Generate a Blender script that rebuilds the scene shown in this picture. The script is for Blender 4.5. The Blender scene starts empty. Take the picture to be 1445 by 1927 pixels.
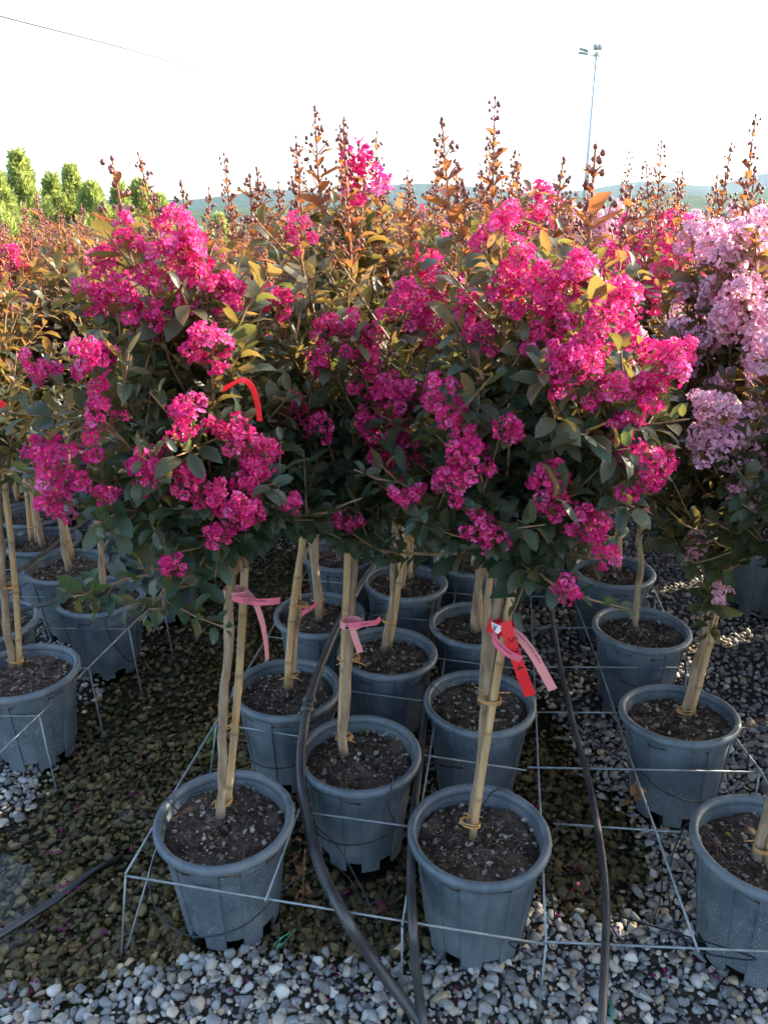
import bpy, math, random
import numpy as np
from mathutils import Vector, Matrix, Quaternion

random.seed(7)
rng = np.random.default_rng(7)
SC = bpy.context.scene
COL = SC.collection
R = math.radians

# ------------------------------------------------------------------ camera
CAM_H, PITCH, FPX, IW, IH = 1.67, R(20.5), 1448.0, 1445.0, 1927.0
cam = bpy.data.cameras.new('camera')
cam.sensor_fit = 'VERTICAL'
cam.sensor_height = 24.0
cam.lens = 24.0 * FPX / IH
cam.clip_start, cam.clip_end = 0.02, 20000
camo = bpy.data.objects.new('camera', cam)
camo.location = (0, 0, CAM_H)
camo.rotation_euler = (math.pi / 2 - PITCH, 0, 0)
COL.objects.link(camo)
SC.camera = camo

# ------------------------------------------------------------------ sky, sun, exposure
SUN_AZ, SUN_EL = R(68), R(27)          # azimuth clockwise from +Y (view direction)
world = bpy.data.worlds.new('World')
SC.world = world
world.use_nodes = True
wn = world.node_tree
bg = wn.nodes['Background']
sky = wn.nodes.new('ShaderNodeTexSky')
sky.sky_type = 'NISHITA'
sky.sun_disc = False
sky.sun_elevation = SUN_EL
sky.sun_rotation = SUN_AZ
sky.air_density = 1.0
sky.dust_density = 2.5
sky.ozone_density = 1.0
wn.links.new(sky.outputs[0], bg.inputs[0])
bg.inputs[1].default_value = 0.15
sl = bpy.data.lights.new('sun', 'SUN')
sl.energy = 3.4
sl.angle = R(0.5)
sl.color = (1.0, 0.86, 0.66)
so = bpy.data.objects.new('sun', sl)
sd = Vector((math.sin(SUN_AZ) * math.cos(SUN_EL), math.cos(SUN_AZ) * math.cos(SUN_EL), math.sin(SUN_EL)))
so.rotation_euler = sd.to_track_quat('Z', 'Y').to_euler()
so.location = sd * 30
COL.objects.link(so)
SC.view_settings.view_transform = 'Standard'
SC.view_settings.look = 'None'
SC.view_settings.gamma = 1
SC.view_settings.use_curve_mapping = False
SC.view_settings.exposure = 2.4
SC.cycles.use_denoising = True
SC.cycles.max_bounces = 6
SC.cycles.diffuse_bounces = 3
SC.cycles.glossy_bounces = 2
SC.cycles.transmission_bounces = 4
SC.cycles.transparent_max_bounces = 8
SC.cycles.use_adaptive_sampling = True
SC.cycles.adaptive_threshold = .02

# ------------------------------------------------------------------ layout helpers
CP, SP = math.cos(PITCH), math.sin(PITCH)

def ray(px, py):
    X, Y = (px - IW / 2) / FPX, -(py - IH / 2) / FPX
    return Vector((X, CP + Y * SP, -SP + Y * CP))

def P(px, py, z):
    d = ray(px, py)
    return d * ((z - CAM_H) / d.z) + Vector((0, 0, CAM_H))

def T(px, py, Y):
    d = ray(px, py)
    return d * (Y / d.y) + Vector((0, 0, CAM_H))

def tag(o, label=None, cat=None, group=None, kind=None):
    if label: o['label'] = label
    if cat: o['category'] = cat
    if group: o['group'] = group
    if kind: o['kind'] = kind
    return o

def empty(name, loc=(0, 0, 0), rz=0.0):
    o = bpy.data.objects.new(name, None)
    o.empty_display_size = 0.05
    o.location = loc
    o.rotation_euler = (0, 0, rz)
    COL.objects.link(o)
    return o

def link(name, mesh, parent=None, loc=None, rot=None, scale=None, mat=None):
    o = bpy.data.objects.new(name, mesh)
    COL.objects.link(o)
    if parent is not None: o.parent = parent
    if mat is not None:
        o.matrix_basis = mat
    else:
        if loc is not None: o.location = loc
        if rot is not None: o.rotation_euler = rot
        if scale is not None: o.scale = (scale,) * 3 if isinstance(scale, (int, float)) else scale
    return o

class MB:
    """collects triangles with a material index and a colour per vertex"""
    def __init__(s):
        s.V, s.F, s.M, s.C, s.n = [], [], [], [], 0
    def add(s, V, F, m=0, c=(0, 0, 0)):
        V = np.asarray(V, float).reshape(-1, 3); F = np.asarray(F, np.int64).reshape(-1, 3)
        s.V.append(V); s.F.append(F + s.n); s.M.append(np.full(len(F), m, np.int32))
        c = np.asarray(c, float)
        s.C.append(np.broadcast_to(c, (len(V), 3)) if c.ndim == 1 else c)
        s.n += len(V)
        return s
    def mesh(s, name, mats, smooth=True):
        V = np.concatenate(s.V); F = np.concatenate(s.F); M = np.concatenate(s.M); C = np.concatenate(s.C)
        me = bpy.data.meshes.new(name)
        me.vertices.add(len(V)); me.vertices.foreach_set('co', V.astype(np.float32).ravel())
        me.loops.add(len(F) * 3); me.loops.foreach_set('vertex_index', F.astype(np.int32).ravel())
        me.polygons.add(len(F))
        me.polygons.foreach_set('loop_start', np.arange(0, len(F) * 3, 3, dtype=np.int32))
        me.polygons.foreach_set('material_index', M)
        me.polygons.foreach_set('use_smooth', np.full(len(F), smooth))
        a = me.attributes.new('Col', 'FLOAT_COLOR', 'POINT')
        a.data.foreach_set('color', np.concatenate([C, np.ones((len(C), 1))], 1).astype(np.float32).ravel())
        for m in mats: me.materials.append(m)
        me.update(calc_edges=True)
        return me

def frames(pts):
    """parallel transported frames along a polyline"""
    pts = np.asarray(pts, float)
    t = np.gradient(pts, axis=0); t /= np.linalg.norm(t, axis=1, keepdims=True) + 1e-12
    u = np.cross(t[0], [0.31, 0.17, 0.94]); u /= np.linalg.norm(u) + 1e-9
    U = []
    for k in range(len(pts)):
        u = u - t[k] * np.dot(u, t[k]); u /= np.linalg.norm(u) + 1e-9
        U.append(u.copy())
    U = np.array(U)
    return pts, t, U, np.cross(t, U)

def tube(pts, rad, n=6, cap=True, wob=0.0, ell=1.0):
    pts, t, U, W = frames(pts)
    k = len(pts)
    rad = np.broadcast_to(np.asarray(rad, float), (k,))
    a = np.linspace(0, 2 * np.pi, n, endpoint=False)
    rr = rad[:, None] * np.ones((1, n))
    if wob: rr = rr * (1 + wob * rng.normal(size=(k, n)))
    V = pts[:, None] + rr[..., None] * (np.cos(a)[None, :, None] * U[:, None] + ell * np.sin(a)[None, :, None] * W[:, None])
    V = V.reshape(-1, 3)
    i = np.arange(k - 1)[:, None] * n; j = np.arange(n)[None]; j2 = (j + 1) % n
    q = np.stack([i + j, i + j2, i + n + j2, i + n + j], -1).reshape(-1, 4)
    F = np.concatenate([q[:, [0, 1, 2]], q[:, [0, 2, 3]]])
    if cap:
        V = np.concatenate([V, pts[:1], pts[-1:]])
        b, e = len(V) - 2, len(V) - 1
        jj = np.arange(n)
        F = np.concatenate([F, np.stack([np.full(n, b), (jj + 1) % n, jj], 1),
                            np.stack([np.full(n, e), (k - 1) * n + jj, (k - 1) * n + (jj + 1) % n], 1)])
    return V, F

def smooth_path(pts, n=40):
    """Catmull-Rom through points"""
    p = np.asarray([list(q) for q in pts], float)
    p = np.concatenate([[2 * p[0] - p[1]], p, [2 * p[-1] - p[-2]]])
    out = []
    m = len(p) - 3
    for s in np.linspace(0, m - 1e-6, n):
        i = int(s); f = s - i
        a, b, c, d = p[i:i + 4]
        out.append(0.5 * ((2 * b) + (c - a) * f + (2 * a - 5 * b + 4 * c - d) * f * f + (3 * b - a - 3 * c + d) * f ** 3))
    return np.array(out)

def ico(sub):
    g = (1 + 5 ** .5) / 2
    V = [(-1, g, 0), (1, g, 0), (-1, -g, 0), (1, -g, 0), (0, -1, g), (0, 1, g), (0, -1, -g), (0, 1, -g), (g, 0, -1), (g, 0, 1), (-g, 0, -1), (-g, 0, 1)]
    F = [(0, 11, 5), (0, 5, 1), (0, 1, 7), (0, 7, 10), (0, 10, 11), (1, 5, 9), (5, 11, 4), (11, 10, 2), (10, 7, 6), (7, 1, 8), (3, 9, 4), (3, 4, 2), (3, 2, 6), (3, 6, 8), (3, 8, 9), (4, 9, 5), (2, 4, 11), (6, 2, 10), (8, 6, 7), (9, 8, 1)]
    V = [np.array(v, float) / np.linalg.norm(v) for v in V]
    for _ in range(sub):
        mid, nf = {}, []
        def m(a, b):
            k = (min(a, b), max(a, b))
            if k not in mid:
                v = V[a] + V[b]; V.append(v / np.linalg.norm(v)); mid[k] = len(V) - 1
            return mid[k]
        for a, b, c in F:
            x, y, z = m(a, b), m(b, c), m(c, a)
            nf += [(a, x, z), (b, y, x), (c, z, y), (x, y, z)]
        F = nf
    return np.array(V), np.array(F)

ICO0, ICO1 = ico(0), ico(1)

def rotz(a):
    c, s = math.cos(a), math.sin(a)
    return np.array([[c, -s, 0], [s, c, 0], [0, 0, 1]])

def rand_rot(n):
    q = rng.normal(size=(n, 4)); q /= np.linalg.norm(q, axis=1, keepdims=True)
    w, x, y, z = q.T
    return np.stack([1 - 2 * (y * y + z * z), 2 * (x * y - z * w), 2 * (x * z + y * w),
                     2 * (x * y + z * w), 1 - 2 * (x * x + z * z), 2 * (y * z - x * w),
                     2 * (x * z - y * w), 2 * (y * z + x * w), 1 - 2 * (x * x + y * y)], 1).reshape(-1, 3, 3)

# cheap value noise for heights
_NG = rng.random((64, 64))
def vnoise(x, y):
    x = np.asarray(x, float) % 64; y = np.asarray(y, float) % 64
    xi, yi = x.astype(int), y.astype(int); fx, fy = x - xi, y - yi
    fx = fx * fx * (3 - 2 * fx); fy = fy * fy * (3 - 2 * fy)
    x1, y1 = (xi + 1) % 64, (yi + 1) % 64; xi %= 64; yi %= 64
    return (_NG[xi, yi] * (1 - fx) + _NG[x1, yi] * fx) * (1 - fy) + (_NG[xi, y1] * (1 - fx) + _NG[x1, y1] * fx) * fy

# ------------------------------------------------------------------ materials
class NT:
    def __init__(s, name):
        s.m = bpy.data.materials.new(name); s.m.use_nodes = True
        s.t = s.m.node_tree; s.t.nodes.clear()
        s.out = s.n('ShaderNodeOutputMaterial')
    def n(s, t, **kw):
        x = s.t.nodes.new(t)
        for k, v in kw.items():
            if hasattr(x, k): setattr(x, k, v)
            else: x.inputs[k.replace('_', ' ')].default_value = v
        return x
    def l(s, a, b): s.t.links.new(a, b)
    def ramp(s, fac, stops, interp='LINEAR'):
        r = s.n('ShaderNodeValToRGB'); e = r.color_ramp; e.interpolation = interp
        while len(e.elements) < len(stops): e.elements.new(0.5)
        for el, (p, c) in zip(e.elements, stops):
            el.position = p; el.color = (*c, 1) if len(c) == 3 else c
        s.l(fac, r.inputs[0]); return r.outputs[0]
    def noise(s, scale, detail=4, rough=.55, vec=None, coord='Object'):
        x = s.n('ShaderNodeTexNoise'); x.inputs['Scale'].default_value = scale
        x.inputs['Detail'].default_value = detail; x.inputs['Roughness'].default_value = rough
        if vec is None: vec = s.tc(coord)
        s.l(vec, x.inputs['Vector']); return x.outputs['Fac']
    def tc(s, coord='Object'):
        return s.n('ShaderNodeTexCoord').outputs[coord]
    def mix(s, fac, a, b, mode='MIX'):
        x = s.n('ShaderNodeMix'); x.data_type = 'RGBA'; x.blend_type = mode
        for v, i in ((fac, 0), (a, 6), (b, 7)):
            if isinstance(v, (int, float)): x.inputs[i].default_value = v
            elif isinstance(v, tuple): x.inputs[i].default_value = (*v, 1)
            else: s.l(v, x.inputs[i])
        return x.outputs[2]
    def math(s, op, a, b=0.0):
        x = s.n('ShaderNodeMath'); x.operation = op
        for v, i in ((a, 0), (b, 1)):
            if isinstance(v, (int, float)): x.inputs[i].default_value = v
            else: s.l(v, x.inputs[i])
        return x.outputs[0]
    def attr(s):
        a = s.n('ShaderNodeVertexColor'); a.layer_name = 'Col'; return a.outputs[0]
    def sep(s, c):
        x = s.n('ShaderNodeSeparateColor'); s.l(c, x.inputs[0]); return x.outputs
    def prin(s, base, rough=.5, spec=.5, metal=0.0, bump=None, bstr=.3, bdist=.002):
        b = s.n('ShaderNodeBsdfPrincipled')
        if isinstance(base, tuple): b.inputs['Base Color'].default_value = (*base, 1)
        else: s.l(base, b.inputs['Base Color'])
        if isinstance(rough, (int, float)): b.inputs['Roughness'].default_value = rough
        else: s.l(rough, b.inputs['Roughness'])
        b.inputs['Specular IOR Level'].default_value = spec
        b.inputs['Metallic'].default_value = metal
        if bump is not None:
            u = s.n('ShaderNodeBump'); u.inputs['Strength'].default_value = bstr; u.inputs['Distance'].default_value = bdist
            s.l(bump, u.inputs['Height']); s.l(u.outputs[0], b.inputs['Normal'])
        return b.outputs[0]
    def done(s, sh, disp=None):
        s.l(sh, s.out.inputs['Surface']); return s.m
    def translucent(s, sh, col, fac):
        t = s.n('ShaderNodeBsdfTranslucent')
        if isinstance(col, tuple): t.inputs[0].default_value = (*col, 1)
        else: s.l(col, t.inputs[0])
        x = s.n('ShaderNodeMixShader'); x.inputs[0].default_value = fac
        s.l(sh, x.inputs[1]); s.l(t.outputs[0], x.inputs[2]); return x.outputs[0]

def m_leaf(name, old, mid, new, told, tnew, tf=.42):
    k = NT(name); c = k.sep(k.attr())
    base = k.ramp(c[0], [(0, old), (.5, mid), (1, new)])
    v = k.math('MULTIPLY_ADD', c[1], .7)
    v.node.inputs[2].default_value = .62
    n1 = k.noise(60, 3)
    v = k.math('MULTIPLY', v, k.math('ADD', k.math('MULTIPLY', n1, .5), .75))
    base = k.mix(1.0, base, k.n('ShaderNodeCombineColor').outputs[0], 'MULTIPLY')
    cc = base.node.inputs[7].links[0].from_node
    for i in range(3): k.l(v, cc.inputs[i])
    tr = k.ramp(c[0], [(0, told), (1, tnew)])
    sh = k.prin(base, .42, .45)
    return k.done(k.translucent(sh, tr, tf))

M = {}
M['leaf'] = m_leaf('leaf', (.042, .074, .048), (.090, .082, .036), (.21, .062, .038), (.15, .20, .04), (.72, .22, .08))
M['leaf_pink'] = m_leaf('leaf_of_pale_tree', (.046, .074, .038), (.095, .078, .034), (.18, .062, .034), (.14, .17, .03), (.6, .22, .06))
M['conifer'] = m_leaf('conifer_needles', (.13, .19, .07), (.22, .28, .10), (.32, .36, .12), (.3, .4, .1), (.5, .55, .14), .45)
M['weed'] = m_leaf('weed_leaf', (.08, .17, .03), (.1, .2, .04), (.14, .2, .05), (.2, .35, .05), (.3, .35, .05), .4)

def simple(name, col, rough=.5, spec=.5, metal=0.0, nscale=None, ncol=None, bump=None, bstr=.3):
    k = NT(name)
    base = col
    if nscale:
        base = k.mix(k.ramp(k.noise(nscale, 5), [(.35, (0, 0, 0)), (.65, (1, 1, 1))]), col, ncol)
    b = k.noise(bump, 4) if bump else None
    return k.done(k.prin(base, rough, spec, metal, b, bstr))

M['dry_leaf'] = simple('dry_leaf', (.25, .11, .05), .8, .2, nscale=40, ncol=(.14, .06, .03))

def m_petal(name, a, b, c_):
    k = NT(name); c = k.sep(k.attr())
    base = k.ramp(c[0], [(0, a), (.5, b), (1, c_)])
    br = k.math('ADD', k.math('MULTIPLY', c[1], .5), .75)
    base = k.mix(1.0, base, k.n('ShaderNodeCombineColor').outputs[0], 'MULTIPLY')
    cc = base.node.inputs[7].links[0].from_node
    for i in range(3): k.l(br, cc.inputs[i])
    return k.done(k.translucent(k.prin(base, .55, .25), base, .42))

M['petal'] = m_petal('magenta_petal', (.58, .015, .18), (.78, .030, .21), (.78, .15, .40))
M['petal_pale'] = m_petal('pale_pink_petal', (.82, .34, .52), (.90, .50, .64), (.92, .66, .74))
M['petal_red'] = m_petal('fallen_petal', (.16, .006, .06), (.26, .012, .12), (.20, .03, .14))
M['stamen'] = simple('stamen', (.75, .45, .06), .6, .2)
M['bud'] = simple('bud', (.13, .028, .035), .35, .5, nscale=35, ncol=(.24, .09, .05))
M['twig'] = simple('twig', (.20, .10, .055), .65, .3, nscale=30, ncol=(.30, .20, .10))
M['red_twig'] = simple('red_twig', (.30, .07, .05), .55, .3, nscale=30, ncol=(.22, .12, .06))

def m_bark():
    k = NT('bark')
    mp = k.n('ShaderNodeMapping'); mp.inputs['Scale'].default_value = (1, 1, .16)
    k.l(k.tc('Object'), mp.inputs[0])
    n = k.noise(60, 6, .6, mp.outputs[0]); n2 = k.noise(9, 3, .5, mp.outputs[0])
    c = k.ramp(n, [(.3, (.13, .085, .052)), (.5, (.27, .19, .12)), (.72, (.38, .29, .20))])
    c = k.mix(k.ramp(n2, [(.52, (0, 0, 0)), (.68, (1, 1, 1))]), c, (.22, .13, .075))
    return k.done(k.prin(c, .75, .25, bump=n, bstr=.5, bdist=.003))
M['bark'] = m_bark()

def m_bamboo():
    k = NT('bamboo')
    mp = k.n('ShaderNodeMapping'); mp.inputs['Scale'].default_value = (1, 1, .07)
    k.l(k.tc('Object'), mp.inputs[0])
    n = k.noise(70, 5, .6, mp.outputs[0]); n2 = k.noise(12, 3, .5)
    c = k.ramp(n, [(.3, (.33, .20, .085)), (.6, (.48, .32, .16)), (.8, (.56, .43, .27))])
    c = k.mix(k.ramp(n2, [(.55, (0, 0, 0)), (.7, (1, 1, 1))]), c, (.34, .25, .16))
    c = k.mix(k.sep(k.attr())[0], c, (.17, .105, .055))
    return k.done(k.prin(c, .45, .4, bump=n, bstr=.2, bdist=.002))
M['bamboo'] = m_bamboo()
M['raffia'] = simple('raffia_tie', (.50, .27, .10), .7, .2, nscale=80, ncol=(.36, .18, .06))

def m_pot(name, spk):
    k = NT(name)
    oi = k.n('ShaderNodeObjectInfo')
    ad = k.n('ShaderNodeVectorMath'); ad.operation = 'ADD'
    k.l(k.tc('Object'), ad.inputs[0]); k.l(oi.outputs['Location'], ad.inputs[1])
    v = ad.outputs[0]
    dust = k.noise(9, 5, .6, v); speck = k.noise(260, 2, .5, v); big = k.noise(4, 2, .5, v)
    mp = k.n('ShaderNodeMapping'); mp.inputs['Scale'].default_value = (1, 1, .12); k.l(v, mp.inputs[0])
    streak = k.noise(45, 4, .6, mp.outputs[0])
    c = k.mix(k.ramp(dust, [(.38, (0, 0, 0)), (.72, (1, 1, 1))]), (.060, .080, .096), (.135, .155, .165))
    c = k.mix(k.math('MULTIPLY', k.ramp(streak, [(.5, (0, 0, 0)), (.75, (1, 1, 1))]), .35), c, (.18, .195, .20))
    sp = k.math('MULTIPLY', k.ramp(speck, [(.63, (0, 0, 0)), (.68, (1, 1, 1))]), k.ramp(big, [(.42, (0, 0, 0)), (.6, (1, 1, 1))]))
    c = k.mix(k.math('MULTIPLY', sp, spk), c, (.50, .52, .52))
    rg = k.ramp(dust, [(.3, (.38,) * 3), (.7, (.62,) * 3)])
    return k.done(k.prin(c, rg, .4, bump=k.noise(120, 3, .5, v), bstr=.06, bdist=.002))
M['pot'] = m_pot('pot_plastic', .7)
M['pot_rim'] = m_pot('pot_rim_plastic', .12)

def m_soil():
    k = NT('potting_soil')
    n = k.noise(70, 8, .7); n2 = k.noise(14, 4, .6); n3 = k.noise(190, 3, .6)
    c = k.ramp(n, [(.32, (.012, .008, .006)), (.52, (.055, .036, .026)), (.7, (.13, .09, .06))])
    c = k.mix(k.ramp(n2, [(.45, (0, 0, 0)), (.7, (1, 1, 1))]), c, k.mix(n3, (.05, .035, .025), (.20, .155, .11)))
    return k.done(k.prin(c, .95, .15, bump=n, bstr=1.0, bdist=.012))
M['soil'] = m_soil()

def m_stone(name='stone', wet=True):
    k = NT(name)
    a = k.attr()
    g = k.n('ShaderNodeNewGeometry'); pos = g.outputs['Position']
    n = k.noise(55, 5, .6, pos); n2 = k.noise(260, 3, .6, pos)
    c = k.mix(k.ramp(n, [(.35, (0, 0, 0)), (.7, (1, 1, 1))]), a, k.mix(.25, a, (.50, .47, .42)))
    c = k.mix(k.ramp(n2, [(.55, (0, 0, 0)), (.75, (.6, .6, .6))]), c, k.mix(.45, c, (.05, .05, .05)))
    z = k.n('ShaderNodeSeparateXYZ'); k.l(pos, z.inputs[0])
    if wet:
        w = k.n('ShaderNodeMapRange'); w.inputs[1].default_value = .006; w.inputs[2].default_value = -.002
        zz = k.math('ADD', z.outputs[2], k.math('MULTIPLY', k.math('SUBTRACT', n, .5), .012))
        k.l(zz, w.inputs[0])
        c = k.mix(w.outputs[0], c, k.mix(1.0, c, (.95, .84, .58), 'MULTIPLY'))
        algae = k.ramp(k.noise(3.2, 4, .6, pos), [(.50, (0, 0, 0)), (.68, (1, 1, 1))])
        c = k.mix(k.math('MULTIPLY', k.math('MULTIPLY', algae, w.outputs[0]), .6), c, (.055, .062, .014))
        rg = k.math('SUBTRACT', .72, k.math('MULTIPLY', w.outputs[0], .45))
    else: rg = .75
    return k.done(k.prin(c, rg, .35, bump=n2, bstr=.25, bdist=.002))
M['stone'] = m_stone()
M['pebble'] = m_stone('soil_pebble', False)

def m_ground():
    k = NT('gravel_ground')
    g = k.n('ShaderNodeNewGeometry'); pos = g.outputs['Position']
    vo = k.n('ShaderNodeTexVoronoi'); vo.inputs['Scale'].default_value = 42; k.l(pos, vo.inputs['Vector'])
    cell = k.sep(vo.outputs['Color'])
    far = k.ramp(cell[0], [(0, (.10, .10, .10)), (.4, (.22, .22, .22)), (.75, (.36, .35, .33)), (1, (.46, .43, .37))])
    edge = k.ramp(vo.outputs['Distance'], [(.2, (1, 1, 1)), (.62, (.12, .11, .10))])
    far = k.mix(1.0, far, edge, 'MULTIPLY')
    silt = k.ramp(k.noise(30, 6, .7, pos), [(.3, (.018, .015, .011)), (.6, (.055, .046, .034)), (.8, (.10, .085, .062))])
    dirt = k.ramp(k.noise(1.3, 4, .6, pos), [(.4, (0, 0, 0)), (.62, (1, 1, 1))])
    xyz = k.n('ShaderNodeSeparateXYZ'); k.l(pos, xyz.inputs[0])
    near = k.n('ShaderNodeMapRange'); near.inputs[1].default_value = 2.6; near.inputs[2].default_value = 4.0; k.l(xyz.outputs[1], near.inputs[0])
    c = k.mix(near.outputs[0], silt, k.mix(k.math('MULTIPLY', dirt, .5), far, silt))
    wet = k.n('ShaderNodeMapRange'); wet.inputs[1].default_value = .004; wet.inputs[2].default_value = -.006; k.l(xyz.outputs[2], wet.inputs[0])
    alg = k.ramp(k.noise(3.2, 4, .6, pos), [(.42, (0, 0, 0)), (.62, (1, 1, 1))])
    c = k.mix(k.math('MULTIPLY', alg, wet.outputs[0]), c, (.030, .045, .010))
    ln = k.n('ShaderNodeVectorMath'); ln.operation = 'LENGTH'; k.l(pos, ln.inputs[0])
    fld = k.n('ShaderNodeMapRange'); fld.inputs[1].default_value = 22; fld.inputs[2].default_value = 40; k.l(ln.outputs[1], fld.inputs[0])
    grass = k.ramp(k.noise(.03, 6, .7, pos), [(.35, (.05, .09, .025)), (.5, (.09, .12, .035)), (.7, (.16, .15, .06))])
    c = k.mix(fld.outputs[0], c, grass)
    return k.done(k.prin(c, .85, .25, bump=vo.outputs['Distance'], bstr=.6, bdist=.012))
M['ground'] = m_ground()

def m_water():
    k = NT('puddle_water')
    gl = k.n('ShaderNodeBsdfGlossy'); gl.inputs['Roughness'].default_value = .015
    tr = k.n('ShaderNodeBsdfTransparent'); tr.inputs[0].default_value = (.94, .92, .82, 1)
    bp = k.n('ShaderNodeBump'); bp.inputs['Strength'].default_value = .10; bp.inputs['Distance'].default_value = .01
    g = k.n('ShaderNodeNewGeometry'); k.l(k.noise(14, 2, .5, g.outputs['Position']), bp.inputs['Height'])
    k.l(bp.outputs[0], gl.inputs['Normal'])
    fr = k.n('ShaderNodeFresnel'); fr.inputs['IOR'].default_value = 1.33; k.l(bp.outputs[0], fr.inputs['Normal'])
    x = k.n('ShaderNodeMixShader'); k.l(fr.outputs[0], x.inputs[0]); k.l(tr.outputs[0], x.inputs[1]); k.l(gl.outputs[0], x.inputs[2])
    return k.done(x.outputs[0])
M['water'] = m_water()
M['wire'] = simple('galvanised_wire', (.27, .29, .29), .45, .5, .4, nscale=40, ncol=(.17, .19, .19))
M['hose'] = simple('polyethylene_hose', (.020, .021, .026), .38, .5, nscale=12, ncol=(.055, .052, .048), bump=90, bstr=.08)
M['tube'] = simple('drip_tube', (.018, .018, .02), .45, .4)
M['pink_tag'] = NT('pink_tag'); _k = M['pink_tag']; M['pink_tag'] = _k.done(_k.translucent(_k.prin((.85, .19, .27), .5, .3), (.9, .2, .25), .25))
_k = NT('pale_pink_tag'); M['pale_tag'] = _k.done(_k.translucent(_k.prin((.86, .36, .36), .5, .3), (.9, .35, .33), .25))
_k = NT('red_tag'); M['red_tag'] = _k.done(_k.translucent(_k.prin((.85, .035, .045), .5, .3), (.9, .04, .04), .25))
M['ink'] = simple('tag_print', (.03, .015, .03), .6, .2)
M['ink_soft'] = simple('faded_tag_print', (.40, .06, .13), .6, .2)
M['white_print'] = simple('white_print', (.80, .72, .72), .6, .2)
M['green_plastic'] = simple('green_plastic', (.02, .33, .18), .35, .5)
M['steel'] = simple('painted_steel', (.40, .44, .47), .5, .5, .3)
M['lamp_housing'] = simple('lamp_housing', (.22, .22, .20), .5, .4)
M['cable'] = simple('cable_rubber', (.03, .03, .03), .6, .3)

def m_hill(name, a, b, c_):
    k = NT(name); g = k.n('ShaderNodeNewGeometry'); pos = g.outputs['Position']
    n = k.noise(.012, 8, .65, pos); n2 = k.noise(.06, 5, .7, pos)
    c = k.ramp(n, [(.35, a), (.55, b), (.75, c_)])
    c = k.mix(k.ramp(n2, [(.4, (0, 0, 0)), (.65, (1, 1, 1))]), c, k.mix(.5, c, (.02, .035, .015)))
    return k.done(k.prin(c, .95, .1, bump=n2, bstr=.8, bdist=12))
M['hill'] = m_hill('wooded_hill', (.018, .040, .018), (.03, .058, .025), (.055, .075, .035))
M['near_hill'] = m_hill('grassy_hill', (.03, .06, .02), (.05, .085, .03), (.09, .11, .045))

# ------------------------------------------------------------------ ground, gravel, water
DIPS = [(-.80, 2.0, .36, .62, .062), (-.66, 2.75, .34, .6, .06), (-.95, 1.55, .42, .24, .05), (-.35, 1.62, .4, .2, .040),
        (.0, 1.52, .24, .16, .036), (.56, 1.72, .20, .30, .042), (-.5, 3.5, .45, .5, .045), (.0, 2.1, .5, .4, .03),
        (-1.3, 1.42, .3, .14, .028), (.45, 2.2, .2, .3, .028)]
def gh(x, y):
    x = np.asarray(x, float); y = np.asarray(y, float)
    z = .016 + .012 * (vnoise(x * 2.1 + 9, y * 2.1 + 3) - .5) + .008 * (vnoise(x * 7, y * 7) - .5)
    for cx, cy, rx, ry, d in DIPS:
        z = z - d * np.exp(-(((x - cx) / rx) ** 2 + ((y - cy) / ry) ** 2) ** 1.4)
    z = z + .02 * np.exp(-(((x + 1.12) / .16) ** 2 + ((y - 1.92) / .22) ** 2))
    f = np.clip((y - 4) / 4, 0, 1) + np.clip((-y) / 2, 0, 1) + np.clip((np.abs(x) - 3.5) / 3, 0, 1)
    f = np.clip(f, 0, 1)
    return np.maximum(z, -.04) * (1 - f) + .004 * f

def axis(near0, near1, step, far):
    a = list(np.arange(near0, near1, step)); s = step
    lo, hi = [near0], [near1]
    while hi[-1] < far: s *= 1.35; hi.append(hi[-1] + s)
    s = step
    while lo[-1] > -far: s *= 1.35; lo.append(lo[-1] - s)
    return np.array(sorted(set(lo[1:] + a + hi)))
gx, gy = axis(-3.2, 3.2, .045, 6000), axis(.6, 6.0, .045, 6000)
GX, GY = np.meshgrid(gx, gy, indexing='ij')
GZ = gh(GX, GY) - .006
nx, ny = GX.shape
idx = np.arange(nx * ny).reshape(nx, ny)
q = np.stack([idx[:-1, :-1], idx[1:, :-1], idx[1:, 1:], idx[:-1, 1:]], -1).reshape(-1, 4)
b = MB().add(np.stack([GX, GY, GZ], -1).reshape(-1, 3), np.concatenate([q[:, [0, 1, 2]], q[:, [0, 2, 3]]]))
ground = link('ground', b.mesh('ground', [M['ground']]))
tag(ground, 'grey gravel ground of the nursery yard under the pots', 'ground', kind='structure')

# stones: angular pebble templates
POTXY = [(-.391, 1.505), (.227, 1.445), (-.066, 1.745), (.885, 1.385), (.876, 1.89), (.288, 1.99), (-.305, 2.06)]
def stone_tpl(base, planes):
    V, F = base; V = V.copy()
    for _ in range(planes):
        n = rng.normal(size=3); n /= np.linalg.norm(n); d = rng.uniform(.42, .75)
        k = V @ n - d
        V = V - np.maximum(k, 0)[:, None] * n
    V = V * (1 + .05 * rng.normal(size=(len(V), 1)))
    V = V * np.array([rng.uniform(.95, 1.3), rng.uniform(.75, 1.0), rng.uniform(.5, .75)])
    return V, F
TPL1 = [stone_tpl(ICO1, 9) for _ in range(14)]
TPL0 = [stone_tpl(ICO0, 4) for _ in range(8)]
STONE_COL = np.array([1.56, 1.50, 1.42]) * np.array([(.155, .160, .160), (.105, .112, .115), (.20, .20, .195), (.27, .24, .185), (.22, .165, .105), (.075, .078, .078), (.34, .32, .28), (.14, .12, .095), (.055, .057, .058), (.13, .14, .14)])

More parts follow.
